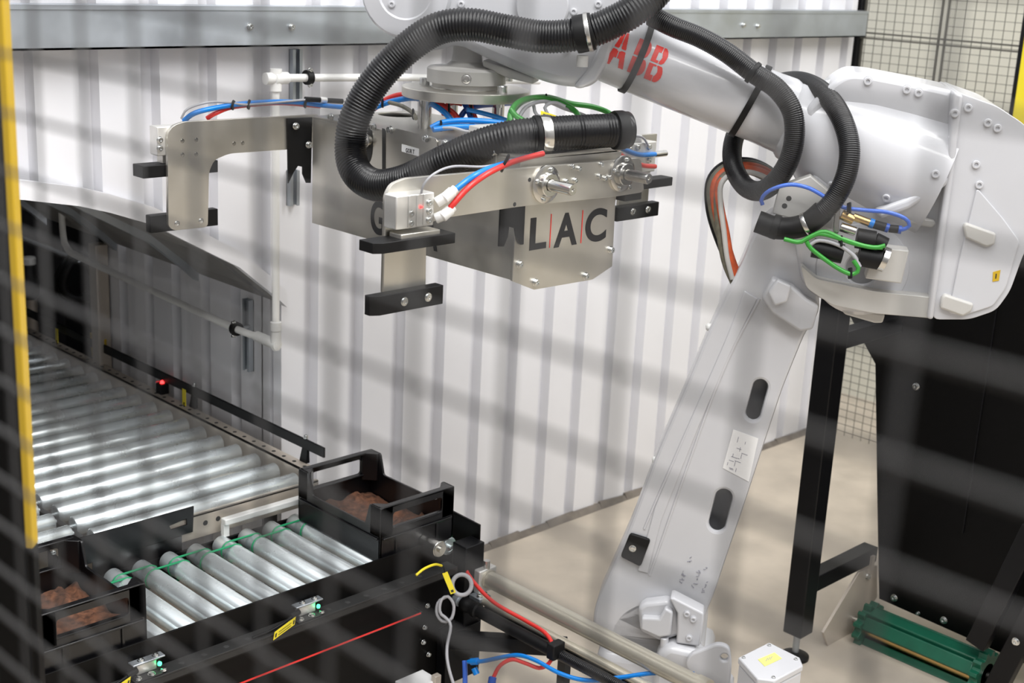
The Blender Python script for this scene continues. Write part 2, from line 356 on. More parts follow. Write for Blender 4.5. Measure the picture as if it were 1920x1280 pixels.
MB().lathe(pbot+Vector((0, 0, 0.075)), (0, 0, -1), [(0, 0.013), (0.002, 0.019), (0.03, 0.02), (0.034, 0.0165), (0.05, 0.018), (0.085, 0.019), (0.1, 0.012)], 18).build('elbow', 'white_plastic', pl)
MB().cyl(pbot+Vector((0, -0.012, -0.005)), pbot+(pe[1]-pbot)*0.45, 0.0185, 18).build('elbow_socket', 'white_plastic', pl)
for c, d, back in ((P(443, 616, 'x', XP), (pe[2]-pe[1]), (1, 0, 0)), (P(578, 145, 'y', 3.67), (1, 0, 0), (0, 1, 0))):
    d = Vector(d).normalized(); g = MB().lathe(c-d*0.01, d, [(0, 0.014), (0, 0.024), (0.02, 0.024), (0.02, 0.014), (0, 0.014)], 18, caps=False).build('pipe_clamp', 'rubber', pl)
    MB().cyl(c, c+Vector(back)*0.055, 0.006).build('clamp_stem', 'galv', g)
    for sg in (-1, 1): bolt(g, c+Vector((0, 0, sg*0.024))-Vector(back)*0.006, -Vector(back), 0.006, 0.012)
# ------------------------------------------------------------------ things seen in the dark of the tunnel
p = P(185, 640, 'x', 2.57)
cc = thing('column', (2.56, p.y, 0), 'pale square column at the dark end of the shaded side wall', 'column')
MB().box((2.555, p.y-0.03, 0.0), (2.61, p.y+0.03, 1.19)).build('shaft', 'beige', cc, 0.004)
MB().box((2.545, p.y-0.045, 0.0), (2.61, p.y+0.045, 0.012)).build('base_plate', 'beige', cc)
p = P(150, 520, 'y', 5.6)
hr = [p+Vector((0.085*math.cos(a), 0.02*math.sin(2*a), 0.10*math.sin(a))) for a in [i*2*math.pi/24 for i in range(22)]]
ch = thing('coiled_hose', p, 'dark blue-black coiled hose hanging in the tunnel behind the pipe', 'hose')
MB().tube(hr, 0.02, 10).build('coil', 'rubber', ch, smooth=60); MB().tube([q+Vector((0, 0.05, -0.01)) for q in hr], 0.018, 10).build('coil', 'rubber', ch, smooth=60)
MB().cyl(p+Vector((0, 0.0, 0.08)), p+Vector((0, 1.1, 0.08)), 0.01).build('hanger', 'galv', ch)
p = P(58, 560, 'y', 6.4)
mv = thing('motor_unit', (p.x, p.y, 0), 'dark machine with pale capped post left of the pipe in the tunnel', 'machine')
MB().cyl((p.x, p.y, 0.0), (p.x, p.y, p.z), 0.03).build('post', 'beige', mv); MB().lathe((p.x, p.y, p.z), (0, 0, 1), [(0, 0.03), (0.02, 0.05), (0.10, 0.05), (0.13, 0.035), (0.18, 0.03)], 18).build('motor', 'powder_grey', mv)
MB().lathe((p.x, p.y, p.z+0.18), (0, 0, 1), [(0, 0.035), (0.03, 0.035), (0.035, 0.03)], 18).build('cap', 'white_plastic', mv)
# ------------------------------------------------------------------ rear mesh fence on the right, with a light curtain
XF = 6.10
rf = thing('mesh_fence', (XF, 1.0, 0), 'black wire mesh fence closing the right rear of the cell', 'fence')
py0 = P(1606, 60, 'x', XF).y
MB().box((XF-0.03, py0-0.03, 0), (XF+0.03, py0+0.03, 2.9)).build('post', 'powder', rf, 0.003)
MB().box((XF-0.06, py0-0.06, 0), (XF+0.06, py0+0.06, 0.012)).build('post_foot', 'powder', rf)
zb = P(1560, 826, 'x', XF).z
ym = P(1768, 60, 'x', XF).y
for name, (ya, yb_) in (('a', (ym+0.012, py0-0.035)), ('b', (-1.4, ym-0.012))):
    m = MB(); m.box((XF-0.012, ya, zb-0.012), (XF+0.012, yb_, zb+0.012)); m.box((XF-0.012, ya, 2.75), (XF+0.012, yb_, 2.775))
    m.box((XF-0.006, ya, zb), (XF+0.006, ya+0.008, 2.76)); m.box((XF-0.006, yb_-0.008, zb), (XF+0.006, yb_, 2.76)); m.build('panel_frame', 'mesh_black', rf)
    m = MB(); y = ya+0.05
    while y < yb_-0.02: m.box((XF-0.0018, y-0.0012, zb), (XF+0.0012, y+0.0012, 2.76)); y += 0.05
    z = zb+0.03
    while z < 2.74: m.box((XF-0.0055, ya, z-0.0012), (XF-0.0019, yb_, z+0.0012)); z += 0.04
    tag(m.build('wire_mesh', 'mesh_black', rf, smooth=0), kind='stuff')
z2 = P(1700, 78, 'x', XF).z
MB().box((XF-0.012, -1.4, z2-0.004), (XF-0.006, py0, z2+0.004)).build('stiffener', 'mesh_black', rf); MB().box((XF-0.012, -1.4, z2+0.022), (XF-0.006, py0, z2+0.03)).build('stiffener', 'mesh_black', rf)
MB().box((XF-0.03, ym-0.03-0.4, 0), (XF+0.03, ym+0.03-0.4, zb)).build('post_foot', 'powder', rf)
p = P(1912, 160, 'x', 5.95)
lc = thing('light_curtain', (5.95, p.y, 0), 'yellow light curtain column with black edge at the far right', 'light curtain')
MB().box((5.92, p.y-0.07, 0), (5.98, p.y-0.0, 2.5)).build('housing', 'yellow2', lc, 0.006); MB().box((5.93, p.y+0.0, 0.1), (5.97, p.y+0.022, 2.45)).build('lens_strip', 'powder', lc)
MB().box((5.88, p.y-0.1, 0), (6.02, p.y+0.04, 0.015)).build('base_plate', 'powder', lc)
# ------------------------------------------------------------------ light curtain column at the left edge of the frame
dl = 2.2; pt = P(12, 100, 'd', 1.0); c = P(40, 700, 'd', dl)
r_ = Vector((0.715, -0.698, 0)).normalized()
lf = thing('light_curtain', (c.x, c.y, 0), 'yellow edged black column at the left edge of the view', 'light curtain')
def colbox(a, b, z0, z1, d0, d1, name, m):   # a,b along the camera's right in metres from c, d depth
    f = Vector((r_.y*-1, r_.x, 0)); q = [c+r_*a+f*d0, c+r_*b+f*d0, c+r_*b+f*d1, c+r_*a+f*d1]
    return MB().hexa([(v.x, v.y, z0) for v in q], [(v.x, v.y, z1) for v in q]).build(name, m, lf, 0.003)
zy = P(48, 1075, 'd', dl).z; colbox(-0.010, 0.003, zy, 2.75, 0.0, 0.03, 'yellow_edge', 'yellow'); colbox(-0.010, 0.003, 0.02, zy, 0.0, 0.03, 'lower_edge', 'panel_black'); colbox(-0.22, -0.012, 0.02, 2.75, -0.004, 0.035, 'black_panel', 'panel_black'); colbox(-0.24, 0.02, 0, 0.02, -0.03, 0.06, 'base_plate', 'powder')
# ------------------------------------------------------------------ mesh fence right in front of the camera
XG = 0.3364; TH = 0.0015
mf = thing('mesh_fence', (XG, 0.3, 0), 'out of focus wire mesh fence close in front of the whole view', 'fence')
vm = MB().cyl((0, 0, 0.1), (0, 0, 2.75), TH, 8); me = bpy.data.meshes.new('wire'); me.from_pydata([tuple(q) for q in vm.v], [], vm.f); me.materials.append(MATS['wire']); me.shade_smooth()
hm = MB().cyl((0, -0.6, 0), (0, 1.2, 0), TH, 8); mh = bpy.data.meshes.new('wire'); mh.from_pydata([tuple(q) for q in hm.v], [], hm.f); mh.materials.append(MATS['wire']); mh.shade_smooth()
for k in range(-17, 18): link('wire', me, 'wire', mf, loc=(XG, 0.285+0.0525*k, 0), share=True)
for k in range(-65, 16): link('wire', mh, 'wire', mf, loc=(XG-2*TH, 0, 2.234+0.0325*k), share=True)
for y in (-0.62, 1.22): MB().box((XG-0.025, y-0.025, 0), (XG+0.025, y+0.025, 2.8)).build('post', 'powder', mf, 0.003)
for z in (0.1, 2.75): MB().box((XG-0.01, -0.6, z-0.01), (XG+0.01, 1.2, z+0.01)).build('rail', 'powder', mf)
# ================================================================== ROLLER CONVEYORS
ZA = 0.65; RA = 0.03; XA0, XA1 = 1.775, 2.515
def roller_mesh(L, d, groove=None, r=RA):
    """conveyor roller with rounded rims, bearing caps and stub axles; optional belt grooves"""
    prof = [(-0.012, 0.006), (0.002, 0.006), (0.002, r*0.62), (0.0, r*0.66), (0.0, r*0.92), (0.003, r)]
    for g in groove or []: prof += [(g-0.008, r), (g-0.004, r-0.005), (g+0.004, r-0.005), (g+0.008, r)]
    prof += [(L-0.003, r), (L, r*0.92), (L, r*0.66), (L-0.002, r*0.62), (L-0.002, 0.006), (L+0.012, 0.006)]
    b = MB().lathe((0, 0, 0), d, prof, 26); me = bpy.data.meshes.new('roller'); me.from_pydata([tuple(q) for q in b.v], [], b.f)
    me.materials.append(MATS['zinc']); me.shade_smooth(); me.set_sharp_from_angle(angle=math.radians(40)); return me
def holes_strip(parent, pts, nrm, r=0.005):
    for q in pts: bolt(parent, q, nrm, r, 0.0008, 'slot_hole', 'gap', False)
ca = thing('roller_conveyor', (2.1, 4.2, 0), 'long bright roller conveyor running into the dark tunnel', 'conveyor')
me = roller_mesh(XA1-XA0, (1, 0, 0))
NA = 23
for k in range(NA): link('roller', me, 'zinc', ca, loc=(XA0, 3.50+0.1145*k, ZA), share=True)
ye = 3.50+0.1145*NA
MB().box((2.53, 3.45, 0.57), (2.536, ye, 0.695)).build('side_rail', 'beige', ca); 
rl = MB().box((2.53, 3.45, 0.689), (2.575, ye, 0.695)).build('rail_flange', 'beige', ca)
holes_strip(ca, [(2.553, 3.5+0.06*i, 0.6952) for i in range(40)], (0, 0, 1), 0.006)
MB().box((1.745, 3.52, 0.57), (1.763, ye, 0.655)).build('centre_rail', 'powder_grey', ca)
MB().box((1.76, 3.452, 0.575), (2.575, 3.458, 0.655)).build('end_plate', 'beige', ca, 0.001)
MB().box((1.76, 3.452, 0.649), (2.575, 3.468, 0.655)).build('end_plate_lip', 'beige', ca)
holes_strip(ca, [P(385, 980, 'y', 3.4518), P(409, 972, 'y', 3.4518)], (0, -1, 0), 0.007)
for x in (1.755, 2.553):
    for y in (3.7, 4.9, 6.0): MB().box((x-0.016, y-0.02, 0), (x+0.016, y+0.02, 0.58)).build('leg', 'powder', ca, 0.002)
# white strip lying along the end plate
a, b = P(418, 979, 'y', 3.42), P(600, 908, 'y', 3.42)
ws = thing('cable_cover', a, 'white plastic cover strip in front of the last bright roller', 'cover')
MB().box((a.x, 3.405, 0.612), (b.x, 3.432, 0.632)).build('strip', 'white_plastic', ws, 0.003); MB().box((a.x, 3.415, 0.57), (a.x+0.02, 3.432, 0.612)).build('clip', 'white_plastic', ws)
# second lane of rollers on the left, ends just in view
cb = thing('roller_lane', (1.4, 3.8, 0), 'short roller lane whose zinc roller ends show beside the left crate', 'conveyor')
me2 = roller_mesh(0.70, (1, 0, 0), r=0.028)
for k in range(5): link('roller', me2, 'zinc', cb, loc=(1.03, 3.545+0.11*k, ZA+0.012), share=True)
MB().box((0.99, 3.50, 0.56), (1.0, 4.1, 0.67)).build('side_rail', 'beige', cb); MB().box((1.738, 3.50, 0.55), (1.744, 4.1, 0.64)).build('side_rail', 'beige', cb)
for x in (0.995, 1.741):
    for y in (3.55, 4.05): MB().box((x-0.012, y-0.02, 0), (x+0.003, y+0.02, 0.58)).build('leg', 'powder', cb)
# ------------------------------------------------------------------ guard rail beside the long conveyor
gr = thing('guard_rail', (2.585, 4.4, 0.695), 'black flat guard rail along the right side of the long conveyor', 'rail')
MB().box((2.575, 3.425, 0.742), (2.583, 6.0, 0.778)).build('bar', 'powder', gr, 0.002)
for px, py in ((572, 858), (364, 752)):
    y = P(px, py, 'x', 2.58).y
    MB().hexa([(2.57, y-0.02, 0.695), (2.585, y-0.02, 0.695), (2.585, y+0.02, 0.695), (2.57, y+0.02, 0.695)], [(2.583, y-0.012, 0.775), (2.588, y-0.012, 0.775), (2.588, y+0.012, 0.775), (2.583, y+0.012, 0.775)]).build('bracket', 'powder', gr, 0.001)
    bolt(gr, (2.583, y, 0.778), (0, 0, 1), 0.007, 0.012)
y = P(310, 728, 'x', 2.585).y
rs = thing('reflex_sensor', (2.56, y, 0.695), 'small black sensor with a red light under the guard rail', 'sensor')
MB().box((2.555, y-0.02, 0.695), (2.59, y+0.02, 0.735)).build('body', 'rubber', rs, 0.003); MB().lathe((2.572, y, 0.735), (0, 0, 1), [(0, 0.008), (0.008, 0.007), (0.012, 0.002)], 12).build('red_light', 'led_red', rs)
MB().box((2.556, y+0.02, 0.695), (2.588, y+0.024, 0.74)).build('bracket', 'galv', rs)
for i, (px, py, lab) in enumerate(((347, 747, 'yellow cable tag standing by the guard rail bracket'), (108, 632, 'yellow cable tag on the far rail near the pale column'))):
    q = P(px, py, 'x', 2.56); t = thing('cable_tag', (2.56, q.y, 0.695), lab, 'tag', 'yellow cable tags')
    MB().prism([(2.555, q.y-0.012, 0.70), (2.555, q.y+0.012, 0.70), (2.56, q.y+0.02, 0.76), (2.56, q.y-0.004, 0.76)], (0.002, 0, 0)).build('tag_plate', 'tag_yellow', t)
    MB().cyl((2.556, q.y, 0.695), (2.556, q.y, 0.712), 0.003).build('tie', 'rubber', t)
q = P(190, 655, 'x', 2.59); oc = thing('clip_bracket', (2.59, q.y, 0.695), 'orange yellow clip bracket on the rail before the pale column', 'bracket')
for dy in (-0.045, 0.03): MB().prism([(2.578, q.y+dy, 0.698), (2.578, q.y+dy+0.03, 0.698), (2.578, q.y+dy+0.04, 0.79), (2.578, q.y+dy-0.005, 0.79)], (0.012, 0, 0)).build('arm', 'yellow', oc, 0.002)
MB().box((2.578, q.y-0.05, 0.785), (2.59, q.y+0.07, 0.80)).build('bridge', 'yellow', oc, 0.002)
# ------------------------------------------------------------------ short transfer conveyor with the green drive belts
ZB = 0.545; RB = 0.03; YB0, YB1 = 2.962, 3.425
tc = thing('transfer_conveyor', (1.9, 3.2, 0), 'short black framed roller conveyor with green drive belts carrying two crates', 'conveyor')
meb = roller_mesh(YB1-YB0, (0, 1, 0), [YB1-YB0-0.055, YB1-YB0-0.085])
xb = [2.452-0.0935*k for k in range(-3, 13)]
for x in xb: link('roller', meb, 'zinc', tc, loc=(x, YB0, ZB), share=True)
for i, (xr, xl) in enumerate(zip(xb, xb[1:])):
    yy = YB1-(0.055 if i % 2 else 0.085); r = RB-0.0008; loop = []
    for j in range(13): a = -math.pi/2+math.pi*j/12; loop.append((xr+r*math.cos(a), yy, ZB+r*math.sin(a)))
    for j in range(13): a = math.pi/2+math.pi*j/12; loop.append((xl+r*math.cos(a), yy, ZB+r*math.sin(a)))
    loop.append(loop[0]); MB().tube(loop, 0.0036, 8).build('drive_belt', 'green_belt', tc, smooth=60)
XR = 2.775; XL = 1.05
ztop = 0.600
MB().box((XL, 2.936, 0.49), (2.66, 2.942, ztop)).build('side_plate', 'panel_black', tc, 0.001)
MB().box((XL, 2.885, 0.507), (2.70, 2.936, 0.513)).build('ledge', 'powder_grey', tc, 0.001)
MB().box((XL, 2.885, 0.490), (2.70, 2.889, 0.507)).build('ledge_lip', 'powder_grey', tc)
MB().box((XL, 2.897, 0.478), (2.70, 2.903, 0.492)).build('trim_bead', 'powder', tc)
holes_strip(tc, [(1.3+0.07*i, 2.908, 0.5133) for i in range(19)], (0, 0, 1), 0.007)
MB().box((XL, 2.906, 0.05), (2.72, 2.936, 0.488)).build('apron', 'panel_black', tc)
MB().box((XL, 3.438, 0.46), (2.62, 3.441, 0.556)).build('rail', 'powder', tc); MB().box((XL, 3.432, 0.552), (2.62, 3.441, 0.556)).build('rail_lip', 'powder', tc)
for x in (1.1, 2.66):
    for y in (2.96, 3.41): MB().box((x-0.02, y-0.02, 0), (x+0.02, y+0.02, 0.5)).build('leg', 'powder', tc, 0.002)
es = MB().prism([P(899, 984, 'x', 2.80), P(897, 1047, 'x', 2.80), (2.80, 2.87, 0.40), (2.80, 3.40, 0.40), (2.80, 3.40, 0.638)], (0.006, 0, 0)).build('end_stop', 'panel_black', tc)
MB().box((2.72, 2.87, 0.18), (2.80, 2.935, 0.575)).build('end_post', 'powder', tc, 0.003)
MB().box((2.64, 2.86, 0.12), (2.79, 2.905, 0.30)).build('gusset', 'powder', tc, 0.003)
for px, py in ((801, 1135), (796, 1175), (793, 1203), (803, 1226)): bolt(tc, P(px, py, 'y', 2.904), (0, -1, 0), 0.007, 0.008)
q = P(826, 1030, 'y', 2.875)
MB().lathe((q.x, 2.95, q.z), (0, -1, 0), [(0, 0.026), (0.07, 0.026), (0.072, 0.024), (0.074, 0.024), (0.074, 0.010), (0.082, 0.010)], 22).build('drive_drum', 'steel', tc)
for px, py, r in ((884, 1024, 0.006), (875, 1023, 0.008)): 
    q = P(px, py, 'x', 2.798); MB().lathe(q, (-1, 0, 0), [(0, r), (0.006, r*0.8), (0.008, 0.001)], 12).build('green_light', 'led_green', tc)
# guide plate with slot at the far side
gp = thing('guide_plate', (1.9, 3.456, 0.556), 'flat black guide plate with a small slot behind the left crate', 'plate')
plate_px('plate', 'crate', 'y', 3.442, (1, 0, 0), (0, 0, 1), [(150, 1009), (364, 949), (362, 997), (150, 1062)], [[(318, 986), (350, 972), (351, 983), (321, 993)]], 0.006, gp, 0.001)
MB().box((1.75, 3.4485, 0.55), (2.05, 3.4515, 0.6)).build('foot', 'crate', gp)
bolt(gp, P(100, 1035, 'y', 3.44), (0, -1, 0), 0.006)
# red pull cord
pc = thing('pull_cord', (1.2, 2.875, 0.395), 'thin red pull cord strung along the black apron', 'cord')
za = P(620, 1215, 'y', 2.875).z
MB().cyl((1.15, 2.875, za), (P(790, 1151, 'y', 2.875).x, 2.875, za), 0.0028, 8).build('cord', 'red', pc)
MB().lathe((P(790, 1151, 'y', 2.875).x, 2.906, za), (0, -1, 0), [(0, 0.006), (0.03, 0.006), (0.034, 0.003)], 10).build('eyelet', 'powder', pc)
MB().lathe((1.6, 2.906, za-0.004), (0, -1, 0), [(0, 0.006), (0.03, 0.006), (0.034, 0.003)], 10).build('eyelet', 'powder', pc)
# ------------------------------------------------------------------ photo sensors on the ledge
def sensor(px, py, label, tagdir):
    q = P(px, py, 'z', 0.513); x = q.x; t = thing('photo_sensor', (x, 2.91, 0.513), label, 'sensor', 'photo sensors on the ledge')
    MB().prism([(x-0.05, 2.888, 0.514), (x+0.03, 2.888, 0.514), (x+0.045, 2.90, 0.514), (x+0.045, 2.925, 0.514), (x-0.05, 2.925, 0.514)], (0, 0, 0.004)).build('base_plate', 'powder_grey', t, 0.001)
    for dx in (-0.035, 0.005, 0.04): bolt(t, (x+dx, 2.9, 0.518), (0, 0, 1), 0.0085, 0.006, socket=False)
    MB().box((x-0.03, 2.915, 0.518), (x+0.03, 2.935, 0.548)).build('body', 'alu_light', t, 0.003)
    MB().prism([(x-0.045, 2.905, 0.552), (x+0.05, 2.905, 0.552), (x+0.05, 2.932, 0.552), (x-0.045, 2.932, 0.552)], (0, 0, 0.005)).build('cover', 'galv', t, 0.002)
    for dx in (-0.015, 0.028): bolt(t, (x+dx, 2.918, 0.557), (0, 0, 1), 0.008, 0.006)
    MB().lathe((x+0.032, 2.908, 0.536), (0.3, -1, 0.2), [(0, 0.0065), (0.005, 0.006), (0.007, 0.002)], 12).build('green_light', 'led_green', t)
    MB().cyl((x-0.03, 2.915, 0.535), (x-0.065, 2.905, 0.535), 0.008).build('connector', 'rubber', t)
    a = Vector((x-0.068, 2.880, 0.534)); b = a+Vector(tagdir); w = Vector((0.1, 0, 0.5)).normalized()*0.012; n = (b-a).cross(w).normalized()
    g = MB().prism([a-w, a+w, b+w, b-w], n*0.0012).build('yellow_tag', 'tag_yellow', t)
    side = -n if n.y > 0 else n
    f0 = a+side*0.0016 if side == -n else a+n*0.0016
    for k in range(2):
        s0 = f0+(b-a)*0.2+w*(0.25-0.7*k); s1 = f0+(b-a)*0.8+w*(0.25-0.7*k); MB().prism([s0, s1, s1+w*0.16, s0+w*0.16], side*0.0003).build('print_line', 'print_black', g)
    for s in (0.08, 0.92):
        s0 = f0+(b-a)*(s-0.03)-w*0.5; s1 = f0+(b-a)*(s+0.03)-w*0.5; MB().prism([s0, s1, s1+w, s0+w], side*0.0003).build('print_mark', 'print_black', g)
    cable('lead', 'rubber', [(x-0.06, 2.905, 0.535), (x-0.1, 2.895, 0.53), (x-0.14, 2.897, 0.52), (x-0.2, 2.897, 0.518)], 0.004, t)
sensor(573, 1152, 'photo sensor with green light in the middle of the ledge', (-0.075, -0.004, -0.022))
sensor(262, 1253, 'photo sensor with green light in front of the left crate', (-0.075, -0.004, -0.022))
# ------------------------------------------------------------------ crates
def crate(x0, x1, y0, y1, z0, h, label):
    t = thing('crate', ((x0+x1)/2, (y0+y1)/2, z0), label, 'crate', 'black plastic crates'); W = x1-x0; L = y1-y0; th = 0.008
    MB().box((x0+0.004, y0+0.004, z0), (x1-0.004, y1-0.004, z0+0.008)).build('base', 'crate', t)
    e = rnd([(0, 0), (W, 0), (W, h), (0, h)], 0.012); hole = rnd([(0.05, h*0.57), (W-0.05, h*0.57), (W-0.05, h*0.86), (0.05, h*0.86)], 0.012)
    plate('end_wall', 'crate', (x0, y0, z0), (1, 0, 0), (0, 0, 1), e, [hole], th, t, 0.0015)
    plate('end_wall', 'crate', (x1, y1, z0), (-1, 0, 0), (0, 0, 1), e, [hole], th, t, 0.0015)
    m = h*0.60
    s = rnd([(0, 0), (L, 0), (L, h), (L-0.055, h), (L-0.075, m), (0.075, m), (0.055, h), (0, h)], 0.008)
    plate('side_wall', 'crate', (x0, y1, z0), (0, -1, 0), (0, 0, 1), s, [], th, t, 0.0015)
    plate('side_wall', 'crate', (x1, y0, z0), (0, 1, 0), (0, 0, 1), s, [], th, t, 0.0015)
    for y, sg in ((y0, 1), (y1, -1)):
        MB().box((x0+0.006, min(y, y+sg*0.022), z0+h-0.008), (x1-0.01, max(y, y+sg*0.022), z0+h+0.001)).build('handle_rim', 'crate', t, 0.003)
        MB().box((x0+0.045, min(y, y+sg*0.02), z0+h*0.53), (x1-0.045, max(y, y+sg*0.02), z0+h*0.57)).build('handle_sill', 'crate', t, 0.003)
    for x, sx in ((x0, 1), (x1, -1)):
        for y, sy in ((y0, 1), (y1, -1)):
            MB().prism([(x, y, z0+h*0.45), (x+sx*0.05, y, z0+h*0.45), (x+sx*0.05, y+sy*0.014, z0+h*0.45), (x+sx*0.014, y+sy*0.05, z0+h*0.45), (x, y+sy*0.05, z0+h*0.45)], (0, 0, h*0.55)).build('corner', 'crate', t, 0.002)
    for x, sg in ((x0, -1), (x1, 1)):
        MB().box((min(x, x+sg*0.006), y0+0.01, z0+h*0.40), (max(x, x+sg*0.006), y1-0.01, z0+h*0.44)).build('rib', 'crate', t, 0.002)
    for y, sg in ((y0, -1), (y1, 1)):
        MB().box((x0+0.01, min(y, y+sg*0.006), z0+h*0.40), (x1-0.01, max(y, y+sg*0.006), z0+h*0.44)).build('rib', 'crate', t, 0.002)
        for xx in (x0+0.06, x1-0.075): MB().box((xx, min(y, y+sg*0.005), z0+0.01), (xx+0.008, max(y, y+sg*0.005), z0+h*0.40)).build('rib', 'crate', t, 0.001)
    # compost
    rs_ = random.Random(x0); nx, ny = 26, 34; vs = []; fs = []
    bl = [(rs_.uniform(x0, x1), rs_.uniform(y0, y1), rs_.uniform(0.008, 0.028), rs_.uniform(0.012, 0.045)) for _ in range(60)]
    for i in range(nx+1):
        for j in range(ny+1):
            X = x0+0.012+(W-0.024)*i/nx; Y = y0+0.012+(L-0.024)*j/ny
            z = z0+0.018+max(a*math.exp(-((X-bx)**2+(Y-by)**2)/(r*r)) for bx, by, a, r in bl)+0.006*rs_.random(); vs.append((X, Y, z))
    for i in range(nx):
        for j in range(ny): a = i*(ny+1)+j; fs.append([a, a+ny+1, a+ny+2, a+1])
    b0 = len(vs); vs += [(x0+0.012, y0+0.012, z0+0.0085), (x1-0.012, y0+0.012, z0+0.0085), (x1-0.012, y1-0.012, z0+0.0085), (x0+0.012, y1-0.012, z0+0.0085)]
    fs.append([b0+3, b0+2, b0+1, b0]); c0, c1, c2, c3 = 0, nx*(ny+1), nx*(ny+1)+ny, ny
    fs.append([b0, b0+1]+[i*(ny+1) for i in range(nx, -1, -1)]); fs.append([b0+2, b0+3]+[i*(ny+1)+ny for i in range(nx+1)])
    fs.append([b0+1, b0+2]+[nx*(ny+1)+j for j in range(ny, -1, -1)]); fs.append([b0+3, b0]+[j for j in range(ny+1)])
    return MB().add(vs, fs).build('compost', 'soil', smooth=40)
c1 = crate(2.435, 2.735, 2.952, 3.372, 0.5790, 0.177, 'black plastic crate standing at the end stop, nearest the wall')
tag(c1, 'crumbly brown compost inside the crate at the end stop', 'compost', 'compost in the crates', 'stuff')
c2 = crate(1.345, 1.645, 2.952, 3.345, 0.5790, 0.177, 'black plastic crate at the left, cut by the column')
tag(c2, 'crumbly brown compost inside the left crate', 'compost', 'compost in the crates', 'stuff')
# ------------------------------------------------------------------ pale cylinder, conduits and air lines in front of the robot
q0 = P(872, 1058, 'x', 2.80); q1 = P(1262, 1275, 'x', 2.80); zc = 0.455
pcx = thing('pneumatic_cylinder', (2.80, 2.5, 0.3), 'long pale metal cylinder leading from the crate end to the robot foot', 'cylinder')
ya, yb_ = 2.868, 2.0
MB().lathe((2.80, ya, zc), (0, -1, 0), [(0, 0.030), (0.03, 0.031), (0.032, 0.027), (ya-yb_, 0.027), (ya-yb_+0.002, 0.031), (ya-yb_+0.04, 0.031)], 28).build('barrel', 'pale_tube', pcx, smooth=40)
MB().box((2.76, 2.845, zc-0.045), (2.835, 2.875, zc+0.035)).build('end_cap', 'alu_light', pcx, 0.004)
MB().box((2.74, 2.82, zc-0.06), (2.79, 2.87, zc-0.045)).build('mount', 'galv', pcx, 0.002)
for dx in (2.752, 2.778): bolt(pcx, (dx, 2.835, zc-0.045), (0, 0, 1), 0.008, 0.008)
MB().cyl((2.80, 2.856, zc+0.03), (2.80, 2.856, zc+0.06), 0.011, 14).build('fitting', 'steel', pcx)
MB().cyl((2.765, 2.84, zc-0.058), (2.765, 1.95, zc-0.058), 0.015, 18).build('guide_rod', 'pale_tube', pcx, smooth=40)
MB().box((2.77, 1.98, zc-0.12), (2.83, 2.03, zc-0.01)).build('mount', 'galv', pcx, 0.003)
MB().box((2.78, 1.985, 0), (2.82, 2.025, zc-0.12)).build('support_leg', 'powder', pcx)
MB().box((2.74, 1.95, zc-0.105), (2.80, 2.82, zc-0.075)).build('carrier_bar', 'powder', pcx, 0.002)
k0, k1, k2 = P(868, 1130, 'x', 2.71), P(1040, 1222, 'x', 2.71), P(1200, 1305, 'x', 2.71)
cn = thing('black_conduit', k0, 'thick black conduit with grey screw coupling below the pale cylinder', 'conduit')
d = (k1-k0).normalized()
MB().lathe(k0-d*0.06, d, [(0, 0.012), (0.03, 0.012), (0.03, 0.018), (0.045, 0.018), (0.045, 0.014), (0.06, 0.014)], 18).build('coupling', 'galv', cn)
MB().lathe(k0, d, [(0, 0.02), (0.005, 0.024), (0.03, 0.024), (0.034, 0.021), (0.05, 0.021), (0.054, 0.025), (0.07, 0.025), (0.074, 0.019), ((k1-k0).length, 0.019)], 20).build('sleeve', 'rubber', cn, smooth=40)
hose_mesh([k1-d*0.01, k1.lerp(k2, 0.5), k2], 0.017, 0.006, 18).build('corrugated_sleeve', 'hose', cn, smooth=80)
q = P(1042, 1218, 'x', 2.70); MB().obox(q, (Vector((0, 0, 1)), d, Vector((1, 0, 0))), (0.05, 0.03, 0.05)).build('clamp', 'rubber', cn, 0.004)
a0, a1 = P(842, 1198, 'y', 2.885), P(1060, 1212, 'd', 4.12)
ar = thing('support_arm', a0, 'black square arm reaching from the conveyor end under the conduit', 'arm')
dv = (a1-a0).normalized(); sd = dv.cross(Vector((0, 0, 1))).normalized(); up = sd.cross(dv)
MB().obox((a0+a1)/2, (dv, sd, up), ((a1-a0).length, 0.045, 0.05)).build('tube', 'powder', ar, 0.003); MB().obox(a0, (dv, sd, up), (0.012, 0.08, 0.1)).build('flange', 'powder', ar, 0.002)
MB().obox(a1+Vector((0, 0, -0.2)), ((1, 0, 0), (0, 1, 0), (0, 0, 1)), (0.03, 0.03, 0.4)).build('prop', 'powder_grey', ar, 0.002)
def dpath(L): return [P(a, b, 'd', c) for a, b, c in L]
t = tag(cable('air_hose', 'red', dpath([(860, 1028, 4.40), (866, 1050, 4.37), (884, 1085, 4.31), (925, 1128, 4.24), (985, 1163, 4.17), (1022, 1186, 4.10), (1037, 1212, 4.06), (1033, 1238, 4.05), (1013, 1252, 4.06), (985, 1243, 4.08), (960, 1236, 4.10), (937, 1248, 4.11), (924, 1272, 4.11)]), 0.0062), 'red air hose looping from the pale cylinder end down to a blue fitting', 'hose')
t = tag(cable('air_hose', 'blue', dpath([(878, 1240, 4.22), (905, 1239, 4.18), (940, 1232, 4.13), (972, 1228, 4.09), (1005, 1238, 4.05), (1050, 1262, 4.0), (1100, 1275, 3.97), (1160, 1270, 3.93), (1230, 1261, 3.9), (1302, 1263, 3.88)]), 0.0066), 'bright blue air hose sweeping along the bottom edge to the robot foot', 'hose')
